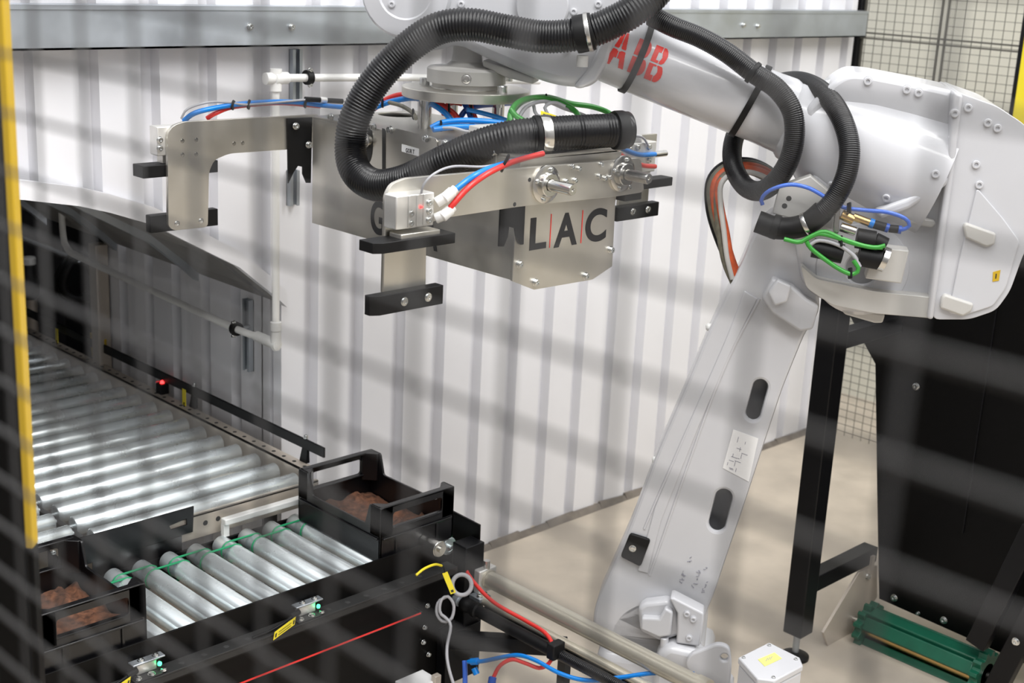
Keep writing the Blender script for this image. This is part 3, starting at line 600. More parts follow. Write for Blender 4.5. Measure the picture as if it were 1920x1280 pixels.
t = tag(cable('sensor_cable', 'grey_cable', dpath([(838, 1118, 4.26), (822, 1128, 4.25), (819, 1150, 4.24), (830, 1165, 4.24), (846, 1160, 4.24), (851, 1135, 4.24), (840, 1118, 4.24), (827, 1125, 4.23), (825, 1148, 4.23), (838, 1160, 4.23), (845, 1175, 4.22), (838, 1215, 4.2), (841, 1250, 4.18), (856, 1300, 4.16)]), 0.005), 'grey sensor cable coiled and hanging at the conveyor end', 'cable')
q = P(866, 1096, 'd', 4.24); 
rg = MB().tube([q+R_*(0.030*math.cos(a))+U_*(0.032*math.sin(a)) for a in [i*2*math.pi/28 for i in range(29)]], 0.007, 10).build('cable_ring', 'grey_cable', smooth=60); tag(rg, 'open grey ring clip under the pale cylinder', 'ring')
a, b = P(834, 1073, 'd', 4.20), P(850, 1112, 'd', 4.20); w = (R_*0.9+U_*0.35).normalized()*0.0085
yt = MB().prism([a-w, a+w, b+w, b-w], B_*-0.002).build('cable_tag', 'tag_yellow'); tag(yt, 'yellow cable tag hanging beside the grey ring clip', 'tag', 'yellow cable tags')
MB().obox(b-(b-a)*0.12+B_*0.0015, (w, b-a, B_), (0.008, 0.007, 0.001)).build('print_mark', 'print_black', yt)
cable('tie', 'rubber', [a, a+U_*0.02-R_*0.004, a+U_*0.03-R_*0.012], 0.002, yt)
yc = tag(cable('sensor_cable', 'yellow2', dpath([(780, 1078, 4.1), (795, 1066, 4.12), (815, 1058, 4.16), (828, 1060, 4.2)]), 0.004), 'short yellow cable bending over the conveyor end', 'cable')
bf = thing('blue_fitting', P(888, 1245, 'd', 4.22), 'blue push-in fitting at the left end of the blue hose', 'fitting')
a, b = P(880, 1232, 'd', 4.23), P(893, 1262, 'd', 4.22)
MB().cyl(a, b, 0.011, 14).build('body', 'rubber', bf); MB().cyl(P(884, 1240, 'd', 4.21), P(896, 1239, 'd', 4.195), 0.011, 14).build('collar', 'blue', bf); MB().cyl(P(889, 1252, 'd', 4.215), P(894, 1264, 'd', 4.21), 0.010, 14).build('collar', 'blue', bf)
tag(cable('air_hose', 'blue_clear', dpath([(871, 1238, 4.26), (872, 1262, 4.25), (872, 1320, 4.24)]), 0.008), 'short violet blue hose hanging straight down at the bottom', 'hose')
bf2 = thing('blue_fitting', P(924, 1274, 'd', 4.1), 'small blue fitting at the lower end of the red hose', 'fitting')
MB().lathe(P(924, 1268, 'd', 4.105), P(920, 1290, 'd', 4.1)-P(924, 1268, 'd', 4.105), [(0, 0.008), (0.002, 0.012), (0.02, 0.012), (0.022, 0.009), (0.05, 0.009)], 14).build('body', 'blue_dark', bf2)
bx = thing('terminal_box', P(800, 1290, 'y', 2.84), 'pale box edge at the bottom below the black apron', 'box')
a, b = P(772, 1290, 'y', 2.80), P(822, 1312, 'y', 2.80)
MB().box((a.x, 2.80, b.z-0.1), (b.x, 2.88, a.z-0.01)).build('body', 'paper', bx, 0.003); MB().box((b.x-0.025, 2.79, b.z-0.1), (b.x, 2.81, a.z+0.01)).build('lid_edge', 'beige', bx, 0.002)
# ================================================================== ROBOT
from mathutils.bvhtree import BVHTree
BV = {}
def bvh(*objs):
    vs, fs = [], []
    for o in objs:
        b = len(vs); M = WM.get(o.name, Matrix()); vs += [M @ v.co for v in o.data.vertices]; fs += [[i+b for i in p.vertices] for p in o.data.polygons]
    return BVHTree.FromPolygons(vs, fs)
def hit(tree, px, py):
    d = ray(px, py).normalized(); h = tree.ray_cast(CAM, d)
    return (h[0], h[1] if h[1].dot(d) < 0 else -h[1]) if h[0] is not None else (None, None)
def A(px, py, off=0.0): return P(px, py, 'a', off)
def arm_prism(name, m, pts, off, thick, parent, bevel=0.0, seg=3, round_=0):
    if round_: pts = rnd(pts, round_, 4)
    return MB().prism([A(x, y, off) for x, y in pts], ARM_N*-thick).build(name, m, parent, bevel, seg=seg)
a2 = A(1235, 1180); base_c = Vector((a2.x, a2.y, 0))-ARM_D*0.02
rb = thing('robot_arm', base_c, 'large white industrial robot arm reaching left over the conveyors', 'robot')
# --- base and shoulder
MB().lathe(base_c, (0, 0, 1), [(0, 0.30), (0.03, 0.30), (0.035, 0.24), (0.12, 0.22), (0.16, 0.20), (0.20, 0.20)], 40).build('base', 'robot', rb, smooth=40)
MB().obox(base_c+Vector((0, 0, 0.015))+ARM_D*-0.1, (ARM_D, ARM_N, (0, 0, 1)), (0.62, 0.5, 0.03)).build('base_plate', 'robot', rb, 0.006)
for sx in (-0.36, 0.16):
    for sy in (-0.2, 0.2): bolt(rb, base_c+ARM_D*sx+ARM_N*sy+Vector((0, 0, 0.03)), (0, 0, 1), 0.016, 0.02)
sh = MB().lathe(a2-ARM_N*0.17, ARM_N, [(0, 0.13), (0.02, 0.15), (0.25, 0.15), (0.27, 0.14)], 36).build('shoulder', 'robot', rb, smooth=40)
MB().obox(Vector((a2.x, a2.y, 0.24)), (ARM_D, ARM_N, (0, 0, 1)), (0.36, 0.28, 0.14)).build('turret', 'robot', rb, 0.03)
# --- lower arm: hollow casting with two oval openings
LA = [(1455, 396), (1414, 434), (1387, 502), (1331, 616), (1283, 732), (1232, 850), (1180, 990), (1138, 1085), (1113, 1140), (1112, 1190), (1150, 1228), (1230, 1240), (1296, 1232), (1316, 1213), (1322, 1152), (1338, 1117), (1363, 1041), (1396, 944), (1430, 840), (1467, 728), (1510, 622), (1538, 585), (1532, 520), (1505, 470)]
def oval(px, py, L, W, ang):
    u = Vector((math.cos(ang), math.sin(ang))); v = Vector((-u.y, u.x)); out = []
    for k in range(28):
        a = 2*math.pi*k/28; ca, sa = math.cos(a), math.sin(a)
        out.append(tuple(Vector((px, py))+u*(L-W)*(1 if ca > 0 else -1)+u*W*ca+v*W*sa))
    return out
def rescale(pts, c, s): return [(c[0]+(x-c[0])*s, c[1]+(y-c[1])*s) for x, y in pts]
ha = math.radians(105)
holes = [oval(1419, 750, 39, 14, ha), oval(1351, 957, 40, 16, math.radians(104))]
OFL = 0.10
la = plate_px('lower_arm', 'robot', 'a', OFL, -ARM_D, (0, 0, 1), rnd(LA, 22, 4), holes, 0.022, rb, 0.009)
inner = []
cen = Vector((sum(p[0] for p in LA)/len(LA), sum(p[1] for p in LA)/len(LA)))
def inset(loop, d):
    out = []; L = [Vector(p) for p in loop]
    for i in range(len(L)):
        a, b, c = L[i-1], L[i], L[(i+1) % len(L)]; e1 = (b-a).normalized(); e2 = (c-b).normalized()
        n1 = Vector((-e1.y, e1.x)); n2 = Vector((-e2.y, e2.x)); n = (n1+n2).normalized(); out.append(tuple(b+n*d))
    return out
sgn = 14
def area2(l): return sum(l[i-1][0]*l[i][1]-l[i][0]*l[i-1][1] for i in range(len(l)))
if area2(inset(LA, sgn)) and abs(area2(inset(LA, sgn))) > abs(area2(LA)): sgn = -14
lab = plate_px('arm_wall', 'robot', 'a', OFL-0.018, -ARM_D, (0, 0, 1), rnd(LA, 22, 4), [inset(rnd(LA, 22, 4), sgn)], 0.15, la, 0.004)
arm_prism('arm_back', 'robot', LA, OFL-0.165, 0.03, la, 0.012, round_=22)
t_la = bvh(la)
for R in ([(1395, 554), (1364, 634), (1309, 759), (1235, 927), (1208, 991)], [(1424, 560), (1371, 661), (1328, 765), (1279, 903), (1218, 1078)]):  # raised beads added along the ridges to carry their edge highlights
    MB().tube(catmull([A(x, y, OFL) for x, y in R], 0.03), 0.004, 8).build('highlight_bead', 'robot', la, smooth=60)
# left shoulder of the casting, turned away from the viewer
arm_prism('side_flange', 'robot', [(1396, 545), (1420, 560), (1372, 656), (1310, 800), (1240, 975), (1215, 1075), (1195, 1070), (1228, 950), (1310, 755), (1362, 636)], OFL+0.004, 0.006, la, 0.003)
for px, py in ((1328, 613), (1227, 862)):
    q = A(px, py, 0.03); MB().lathe(q+R_*0.015, -R_, [(0, 0.011), (0.018, 0.011), (0.022, 0.007)], 14).build('stud', 'white_plastic', la)
# stop block below the elbow
arm_prism('stop_block', 'robot', [(1428, 560), (1448, 522), (1486, 537), (1512, 560), (1536, 574), (1524, 618), (1500, 622), (1448, 588)], OFL+0.045, 0.05, la, 0.008)
arm_prism('stop_pad', 'robot', [(1440, 548), (1458, 524), (1484, 536), (1476, 566), (1452, 574)], OFL+0.07, 0.03, la, 0.006)
# black bumper pad with a screw
bp = arm_prism('bumper_pad', 'rubber', [(1181, 1000), (1220, 1012), (1201, 1063), (1163, 1044)], OFL+0.012, 0.014, la, 0.004, round_=6)
bolt(bp, A(1186, 1028, OFL+0.012), ARM_N, 0.009, 0.006)
# data sticker and handwriting on the casting
stk = arm_prism('data_sticker', 'paper', [(1375, 805), (1422, 822), (1404, 903), (1355, 877)], OFL+0.0012, 0.001, la)
rr = random.Random(3); ux = Vector((47, 17)).normalized(); uy = Vector((-20, 78)).normalized()
for k in range(16):
    s = Vector((1378, 812))+ux*rr.uniform(0, 26)+uy*rr.uniform(2, 66); e = s+(ux*rr.uniform(4, 13) if k % 2 else uy*rr.uniform(4, 12)); w_ = uy*1.1 if k % 2 else ux*1.1
    MB().prism([A(*p, OFL+0.0013) for p in (s, e, e+w_, s+w_)], ARM_N*0.0003).build('print_line', 'print_grey', stk)
def scribble(c, n, sc, seed):
    rr = random.Random(seed); u = Vector((0.30, -0.95)); v = Vector((0.95, 0.30))
    for k in range(n):
        s = Vector(c)+u*(k*sc*0.85); pts = [s+v*rr.uniform(-sc, sc)*0.6+u*rr.uniform(-1, 1)*sc*0.35 for _ in range(4)]
        MB().tube(catmull([A(p.x, p.y, OFL+0.001) for p in pts], 0.006), 0.0011, 5).build('pen_mark', 'print_grey', la, smooth=60)
scribble((1277, 1092), 4, 9, 1); scribble((1292, 1052), 2, 8, 2); scribble((1301, 1100), 5, 9, 3); scribble((1318, 1110), 5, 6, 4); scribble((1322, 1068), 2, 6, 5)
# shoulder cover at the foot of the arm
sc_ = arm_prism('shoulder_cover', 'robot', [(1196, 1140), (1210, 1131), (1252, 1126), (1270, 1140), (1278, 1190), (1240, 1204), (1200, 1184)], OFL+0.05, 0.05, rb, 0.012)
arm_prism('cover_step', 'robot', [(1255, 1122), (1262, 1120), (1320, 1150), (1319, 1166), (1312, 1212), (1268, 1206), (1270, 1150)], OFL+0.075, 0.06, sc_, 0.01)
arm_prism('cover_face', 'robot', [(1203, 1158), (1236, 1160), (1247, 1140), (1262, 1148), (1258, 1192), (1236, 1196), (1200, 1180)], OFL+0.075, 0.03, sc_, 0.007)
for px, py in ((1288, 1150), (1300, 1160), (1292, 1195)): bolt(sc_, A(px, py, OFL+0.075), ARM_N, 0.009, 0.008, m='robot')
arm_prism('skid', 'robot', [(1230, 1228), (1255, 1212), (1300, 1222), (1352, 1266), (1380, 1300), (1220, 1300)], OFL+0.10, 0.10, rb, 0.02)
MB().cyl(A(1246, 1222, OFL+0.06), A(1246, 1194, OFL+0.06), 0.013, 16).build('pin', 'robot', rb, 0.003)
lug = plate_px('lifting_lug', 'robot', 'a', OFL+0.13, -ARM_D, (0, 0, 1), rnd([(1284, 1250), (1292, 1228), (1346, 1207), (1368, 1214), (1372, 1245), (1368, 1292), (1330, 1292)], 10, 4), [oval(1358, 1233, 7, 6.9, 0)], 0.025, rb, 0.005)
# --- forearm tube
TA, TB = A(1171, 96), A(1494, 225); TD = (TB-TA).normalized(); W0 = A(872, -23)
TR = 0.104
def T(px): return TA+TD*((A(px, 96+(px-1171)*0.3994)-TA).length*(1 if px > 1171 else -1))
L_ = (T(1520)-T(1120)).length
ft = MB().lathe(T(1120), TD, [(0, TR*0.97), (0.03, TR), (L_*0.8, TR), (L_*0.9, TR*1.03), (L_, TR*1.07)], 48).build('forearm_tube', 'robot', rb, smooth=40)
# red printed letters wrapped on the tube (cells of a fine grid laid on the round surface)
side = ARM_N.cross(TD).normalized(); side = side if side.z > 0 else -side
def in_poly(x, y, P_):
    c = False
    for i in range(len(P_)):
        (x1, y1), (x2, y2) = P_[i-1], P_[i]
        if (y1 > y) != (y2 > y) and x < (x2-x1)*(y-y1)/(y2-y1)+x1: c = not c
    return c
LET_A = [[(0, 0), (0.36, 1), (0.64, 1), (1, 0), (0.74, 0), (0.66, 0.24), (0.34, 0.24), (0.26, 0)]]; HOL_A = [[(0.40, 0.44), (0.60, 0.44), (0.5, 0.76)]]
def letB():
    o = [(0, 0), (0, 1), (0.60, 1)]
    o += [(0.60+0.30*math.cos(a), 0.755+0.245*math.sin(a)) for a in [math.pi/2-i*math.pi/10 for i in range(1, 10)]]+[(0.62, 0.51)]
    o += [(0.62+0.36*math.cos(a), 0.255+0.255*math.sin(a)) for a in [math.pi/2-i*math.pi/10 for i in range(1, 10)]]+[(0.6, 0)]
    return [o]
HOL_B = [[(0.30, 0.60), (0.30, 0.82), (0.55, 0.82), (0.62, 0.71), (0.55, 0.60)], [(0.30, 0.18), (0.30, 0.42), (0.58, 0.42), (0.66, 0.30), (0.58, 0.18)]]
def tube_letter(pos, wd, hd, polys, hol, a0):
    N = 40; vs = []; fs = []
    for i in range(N):
        for j in range(N):
            x, y = (i+0.5)/N, (j+0.5)/N
            if abs(y-0.5) < 0.022 or abs(x-0.5) < 0.02: continue
            if any(in_poly(x, y, p) for p in polys) and not any(in_poly(x, y, p) for p in hol):
                b = len(vs)
                for dx, dy in ((0, 0), (1, 0), (1, 1), (0, 1)):
                    s_ = pos+wd*((i+dx)/N); h_ = (a0+hd*((j+dy)/N-0.5))/TR
                    vs.append(TA+TD*s_+(ARM_N*math.cos(h_)+side*math.sin(h_))*(TR+0.0012))
                fs.append([b, b+1, b+2, b+3])
    return MB().add(vs, fs).build('logo_letter', 'logo_red', ft, smooth=0)
tube_letter(-0.034, 0.056, 0.100, LET_A, HOL_A, 0.010); tube_letter(0.034, 0.046, 0.100, letB(), HOL_B, 0.010); tube_letter(0.084, 0.046, 0.100, letB(), HOL_B, 0.010)
# --- elbow housing
hs = MB().lathe(T(1478), TD, [(0, 0.108), (0.012, 0.118), (0.05, 0.125), (0.09, 0.155), (0.20, 0.175), (0.30, 0.185), (0.44, 0.195)], 48).build('elbow_housing', 'robot', rb, smooth=40)
HB = [(1508, 205), (1566, 150), (1592, 136), (1629, 138), (1717, 155), (1791, 171), (1780, 330), (1750, 596), (1650, 588), (1576, 574), (1529, 558), (1502, 528), (1492, 470), (1486, 420), (1500, 350), (1530, 318)]
hb = arm_prism('housing_body', 'robot', HB, 0.12, 0.27, hs, 0.028, round_=14)
rc = arm_prism('motor_cover', 'robot', [(1796, 172), (1808, 177), (1868, 198), (1920, 232), (1968, 290), (1978, 400), (1920, 474), (1894, 546), (1868, 582), (1818, 599), (1748, 599), (1762, 470), (1784, 330)], 0.165, 0.34, rb, 0.03, round_=14)
arm_prism('cover_flange', 'robot', [(1788, 172), (1806, 178), (1802, 210), (1788, 330), (1764, 500), (1750, 600), (1738, 598), (1752, 490), (1776, 320)], 0.18, 0.36, rc, 0.008)
MB().lathe(A(1608, 470, -0.12), ARM_N, [(0, 0.14), (0.22, 0.14), (0.244, 0.125), (0.248, 0.10), (0.248, 0.05), (0.240, 0.045)], 44).build('gearbox', 'robot', hs, smooth=40)
arm_prism('gearbox_skirt', 'robot_dull', [(1500, 495), (1530, 522), (1640, 546), (1755, 558), (1748, 597), (1640, 588), (1560, 572), (1512, 540)], 0.165, 0.30, hs, 0.012, round_=10)
arm_prism('lower_pad', 'robot_dull', [(1574, 576), (1660, 590), (1655, 606), (1640, 606), (1584, 590)], 0.06, 0.10, hs, 0.006)
arm_prism('web_rib', 'robot', [(1640, 395), (1700, 372), (1780, 330), (1776, 348), (1706, 392), (1650, 412)], 0.185, 0.08, hs, 0.012)
arm_prism('recess_bar', 'robot_dull', [(1688, 402), (1752, 412), (1756, 420), (1748, 428), (1690, 416)], 0.15, 0.03, hs, 0.006)
# rear cover relief: raised panel, pockets, warning mark
arm_prism('cover_panel', 'robot', [(1832, 352), (1880, 408), (1912, 452), (1886, 540), (1862, 574), (1812, 590), (1778, 588), (1800, 480)], 0.172, 0.03, rc, 0.01, round_=8)
for pts in ([(1806, 424), (1812, 418), (1868, 438), (1866, 458), (1850, 464), (1810, 446)], [(1766, 558), (1772, 552), (1826, 570), (1822, 584), (1806, 594), (1762, 578)]):
    arm_prism('pocket_lip', 'robot_dull', pts, 0.184, 0.03, rc, 0.006)
wm = arm_prism('warning_mark', 'yellow', [(1862, 510), (1876, 506), (1873, 526), (1861, 528)], 0.1735, 0.002, rc)
MB().prism([A(1867, 513, 0.1737), A(1869, 513, 0.1737), A(1868, 522, 0.1737), A(1866, 522, 0.1737)], ARM_N*0.0004).build('print_line', 'print_black', wm)
tree = bvh(hs, hb, rc, *[o for o in COL.objects if o.name.startswith(('gearbox', 'cover_', 'web_rib'))])
for px, py in ((1627, 152), (1722, 174), (1790, 212), (1852, 230), (1830, 308), (1754, 326), (1836, 346), (1662, 370), (1870, 240), (1560, 345), (1700, 168), (1815, 150+52)):
    h, n = hit(tree, px, py)
    if h is not None: bolt(hs, h-n*0.002, n, 0.011, 0.009, m='robot')
# --- wrist
WB = [(712, -70), (705, 0), (720, 55), (760, 84), (806, 98), (856, 84), (904, 108), (951, 128), (1006, 151), (1050, 163), (1100, 166), (1122, 150), (1142, 117), (1162, 58), (1178, 0), (1150, -60), (1000, -110), (800, -120)]
wr_ = arm_prism('wrist', 'robot', WB, 0.10, 0.20, rb, 0.03, round_=18)
wd = MB().lathe(A(800, -20, -0.13), ARM_N, [(0, 0.12), (0.02, 0.135), (0.225, 0.135), (0.245, 0.125), (0.25, 0.08), (0.245, 0.075)], 40).build('wrist_drum', 'robot', wr_, smooth=40)
MB().lathe(A(1022, 10, 0.06), ARM_N, [(0, 0.075), (0.048, 0.075), (0.052, 0.071)], 36).build('round_cover', 'robot', wr_, smooth=40)
arm_prism('wrist_web', 'robot_dull', [(905, 112), (1000, 146), (1000, 158), (950, 146), (905, 124)], 0.06, 0.10, wr_, 0.005)
arm_prism('wrist_collar', 'robot', [(1090, 167), (1118, 152), (1138, 117), (1160, 45), (1142, 42), (1108, 120), (1074, 164)], 0.112, 0.22, wr_, 0.01)
tw = bvh(wr_, wd)
for px, py in ((735, 8), (1076, 22), (1122, 8), (1120, 30), (865, 8), (1063, 92)):
    h, n = hit(tw, px, py)
    if h is not None: bolt(wr_, h-n*0.002, n, 0.010, 0.008, m='robot')
# --- tool flange
FC = Vector((2.745, 2.98, 0)); zt = lambda py: P(873, py, 'd', 4.0).z
fz = zt(163)
MB().lathe((FC.x, FC.y, fz), (0, 0, 1), [(0, 0.100), (0.012, 0.100), (0.014, 0.116), (0.052, 0.116), (0.058, 0.108), (0.062, 0.062), (0.075, 0.046), (0.10, 0.042), (0.16, 0.042)], 44).build('tool_flange', 'robot_dull', wr_, smooth=40)
q = P(870, 151, 'd', 4.0); vdir = (CAM-FC); vdir.z = 0; vdir.normalize()
bolt(wr_, Vector((FC.x, FC.y, fz+0.033))+vdir*0.115, vdir, 0.012, 0.006, m='steel')
# velcro straps round the tube
for i, (pxa, pxb) in enumerate(((1148, 1216), (1375, 1445))):
    c = T(1193 if i == 0 else 1406); ax = (TD*1.0+side*0.0).normalized(); loop = []
    for k in range(41):
        a = 2*math.pi*k/40; loop.append(c+(ARM_N*math.cos(a)+side*math.sin(a))*(TR+0.004)+TD*((0.004 if i == 0 else 0.012)*math.sin(a)+(0.020 if i == 0 else 0.0)*math.cos(a)))
    m = MB(); vs = []; fs = []
    for q in loop: vs += [q-TD*0.009, q+TD*0.009, q+TD*0.009+(q-c).normalized()*0.003, q-TD*0.009+(q-c).normalized()*0.003]
    for k in range(40):
        for e in range(4): fs.append([4*k+e, 4*k+(e+1) % 4, 4*k+4+(e+1) % 4, 4*k+4+e])
    o = m.add(vs, fs).build('strap', 'rubber', smooth=50); tag(o, ('black strap round the white forearm across the red letters', 'black strap round the white forearm near the hose loops')[i], 'strap', 'straps on the forearm')
# --- box and lug at the robot's foot
jb = thing('junction_box', A(1440, 1300, 0.25), 'white box with a yellow sticker on its lid at the bottom edge', 'box')
bc = P(1442, 1228, 'z', 0.45); zt_ = 0.45
top = [P(x, y, 'z', zt_) for x, y in ((1384, 1232), (1442, 1203), (1500, 1232), (1506, 1247), (1452, 1276), (1420, 1272))]
MB().prism([p_-Vector((0, 0, 0.02)) for p_ in top], (0, 0, 0.02)).build('lid', 'robot', jb, 0.004)
MB().prism([p_.lerp(sum(top, Vector())/6, 0.03)-Vector((0, 0, 0.25)) for p_ in top], (0, 0, 0.229)).build('body', 'robot', jb, 0.006)
for x, y in ((1394, 1233), (1442, 1210), (1492, 1236), (1450, 1270)): bolt(jb, P(x, y, 'z', zt_), (0, 0, 1), 0.005, 0.004)
st = MB().prism([P(x, y, 'z', zt_+0.0006) for x, y in ((1421, 1236), (1452, 1223), (1466, 1234), (1434, 1249))], (0, 0, 0.0006)).build('sticker', 'sticker', jb)
for k in range(3):
    a, b = P(1436+k*4, 1239-k*1.5, 'z', zt_+0.0013), P(1440+k*4, 1233-k*1.5, 'z', zt_+0.0013); MB().tube([a, b], 0.0012, 5).build('pen_mark', 'print_grey', st)
MB().cyl((bc.x, bc.y, 0), (bc.x, bc.y, 0.2), 0.05).build('stand', 'powder_grey', jb)
# ================================================================== HOSES ON THE ROBOT
hp = [A(1262, -60, 0.10), A(1228, -14, 0.14), A(1190, 18, 0.17), A(1150, 41, 0.18), A(1095, 62, 0.19), A(1020, 69, 0.195), A(950, 58, 0.20), A(882, 46, 0.21), A(820, 54, 0.215), A(762, 92, 0.22), P(706, 150, 'd', 3.80), P(668, 215, 'd', 3.82), P(657, 275, 'x', 2.375), P(668, 322, 'x', 2.36), P(705, 347, 'x', 2.365), P(760, 339, 'x', 2.385), P(828, 306, 'x', 2.42), P(895, 276, 'd', 3.60), P(958, 257, 'd', 3.58), P(1022, 251, 'd', 3.59), P(1090, 247, 'd', 3.62), P(1160, 244, 'd', 3.66)]
bh = thing('corrugated_hose', hp[12], 'thick black corrugated hose curling from the wrist down onto the gripper', 'hose')
hose_mesh(hp, 0.0455, 0.0088, 30, 0.075).build('hose_body', 'hose', bh, smooth=80)
def cuff(parent, c, d, r, w_, m, name='clamp'):
    d = Vector(d).normalized(); return MB().lathe(Vector(c)-d*w_/2, d, [(0, r*0.9), (0, r), (w_*0.15, r*1.03), (w_*0.85, r*1.03), (w_, r), (w_, r*0.9)], 32).build(name, m, parent, smooth=40)
cuff(bh, hp[4], hp[5]-hp[3], 0.050, 0.05, 'rubber', 'cuff'); cuff(bh, hp[4]+(hp[3]-hp[5]).normalized()*0.012, hp[5]-hp[3], 0.0525, 0.012, 'steel')
cuff(bh, hp[19], hp[20]-hp[18], 0.049, 0.026, 'steel'); cuff(bh, hp[19]+(hp[18]-hp[20]).normalized()*0.022, hp[20]-hp[18], 0.049, 0.014, 'rubber', 'cuff')
cuff(bh, hp[21], hp[21]-hp[20], 0.051, 0.03, 'rubber', 'cuff'); cuff(bh, hp[21]+(hp[21]-hp[20]).normalized()*0.02, hp[21]-hp[20], 0.048, 0.02, 'hose', 'end_collar')
q = hp[4]-Vector((0, 0, 0.06)); MB().cyl(q, q-Vector((0, 0, 0.03)), 0.016).build('clamp_foot', 'robot_dull', bh)
lp = [A(1222, 30, 0.10), A(1262, 50, 0.12), A(1312, 70, 0.125), A(1362, 98, 0.13), A(1412, 136, 0.14), A(1458, 168, 0.15), A(1486, 212, 0.165), A(1488, 270, 0.17), A(1468, 322, 0.16), A(1432, 356, 0.12), A(1398, 350, 0.05), A(1375, 310, -0.03), A(1376, 262, -0.10), A(1402, 208, -0.15), A(1440, 166, -0.14), A(1490, 152, -0.06), A(1536, 168, 0.06), A(1572, 210, 0.16), A(1592, 270, 0.215), A(1586, 330, 0.235), A(1556, 384, 0.235), A(1512, 420, 0.225), A(1462, 428, 0.215), A(1420, 415, 0.21)]
lh = thing('loop_hose', lp[8], 'black corrugated hose looping twice around the white forearm', 'hose')
hose_mesh(lp[:-2], 0.0285, 0.0052, 22, 0.05).build('hose_body', 'hose', lh, smooth=80)
MB().tube(catmull(lp[-4:], 0.012)[2:], 0.031, 20).build('end_sleeve', 'rubber', lh, smooth=50)
cuff(lh, lp[-3], lp[-2]-lp[-4], 0.0325, 0.012, 'steel'); cuff(lh, lp[-2]+(lp[-1]-lp[-2])*0.2, lp[-1]-lp[-2], 0.033, 0.02, 'rubber', 'cuff')
cuff(lh, lp[4], lp[5]-lp[3], 0.031, 0.012, 'rubber', 'tie_band')
# orange and olive harness behind the forearm
hn = [(1462, 345, -0.06), (1430, 322, -0.06), (1396, 314, -0.05), (1362, 322, -0.03), (1343, 346, -0.01), (1344, 390, 0.0), (1355, 440, 0.01), (1368, 490, 0.02), (1382, 525, 0.02)]
hz = thing('cable_harness', A(1344, 390), 'orange and olive cable harness arching left of the forearm joint', 'cables')
for i, (m_, dx, dy, r_) in enumerate((('rubber', 12, 8, 0.011), ('olive', 9, 3, 0.012), ('orange', 3, -2, 0.014), ('olive', -7, 6, 0.010), ('orange', -4, -6, 0.012), ('robot_dull', -8, -3, 0.008))):
    pts = [A(x+dx*math.cos(k*0.8)+dy*math.sin(k*0.8), y+dy*math.cos(k*0.8)-dx*math.sin(k*0.8), o+0.008*(i-2)) for k, (x, y, o) in enumerate(hn)]
    cable('cable', m_, pts, r_, hz)
# valves, fittings and green cable on the elbow
vg = thing('elbow_valve_set', A(1570, 440, 0.23), 'cluster of plugs, brass fittings and blue tubing on the robot elbow', 'fittings')
arm_prism('mount_plate', 'robot_dull', [(1462, 350), (1520, 330), (1570, 372), (1560, 430), (1448, 400)], 0.17, 0.05, vg, 0.003)
for px, py in ((1479, 372), (1471, 386)): bolt(vg, A(px, py, 0.17), ARM_N, 0.006, 0.001, 'screw_hole', 'gap', False)
arm_prism('valve_block', 'steel', [(1566, 396), (1576, 392), (1572, 438), (1562, 438)], 0.24, 0.06, vg, 0.002)
OV = 0.235
def pin(a, b, r, m_, name, par=vg): return MB().cyl(A(*a, OV), A(*b, OV), r, 16).build(name, m_, par, smooth=40)
pin((1578, 402), (1600, 412), 0.014, 'brass', 'brass_fitting'); pin((1600, 406), (1632, 418), 0.011, 'brass', 'brass_nipple'); pin((1576, 425), (1604, 434), 0.013, 'steel', 'elbow_fitting')
pin((1630, 417), (1638, 420), 0.013, 'blue', 'collar'); pin((1638, 420), (1660, 426), 0.012, 'rubber', 'push_fitting'); pin((1660, 426), (1666, 428), 0.0125, 'blue_dark', 'collar'); pin((1667, 428), (1684, 430), 0.011, 'rubber', 'push_fitting'); pin((1684, 430), (1690, 431), 0.0115, 'blue_dark', 'collar')
pin((1606, 446), (1640, 452), 0.028, 'rubber', 'plug'); pin((1640, 450), (1660, 460), 0.022, 'rubber', 'plug_boot')
pin((1524, 464), (1580, 476), 0.027, 'rubber', 'plug'); pin((1610, 478), (1652, 486), 0.030, 'rubber', 'plug'); pin((1652, 484), (1662, 488), 0.034, 'steel', 'plug_ring')
arm_prism('socket_plate', 'robot_dull', [(1640, 462), (1705, 470), (1690, 532), (1622, 522)], 0.21, 0.06, vg, 0.004)
cable('air_tube', 'blue_clear', [A(*p, OV) for p in ((1430, 384), (1428, 372), (1445, 356), (1480, 346), (1515, 352), (1545, 368), (1580, 388), (1620, 394), (1665, 398), (1698, 410), (1705, 424), (1690, 431))], 0.0055, vg)
for i, pts in enumerate((((1470, 448), (1498, 454), (1515, 446), (1535, 438), (1565, 444), (1600, 456), (1640, 464), (1660, 460)), ((1512, 452), (1520, 465), (1545, 485), (1575, 505), (1598, 514), (1610, 505), (1600, 488)), ((1516, 446), (1545, 434), (1580, 448), (1625, 462), (1655, 464)))):
    cable('green_cable', 'green', [A(*p, OV+0.028) for p in pts], 0.0062, vg)
cable('grey_cable', 'grey_cable', [A(*p, OV+0.024) for p in ((1514, 462), (1535, 450), (1570, 458), (1600, 478), (1612, 500))], 0.006, vg)
for px, py in ((1592, 390), (1576, 452), (1594, 512)): MB().obox(A(px, py, OV+0.02), (R_, U_, B_), (0.006, 0.03, 0.03)).build('cable_tie', 'rubber', vg, 0.002)
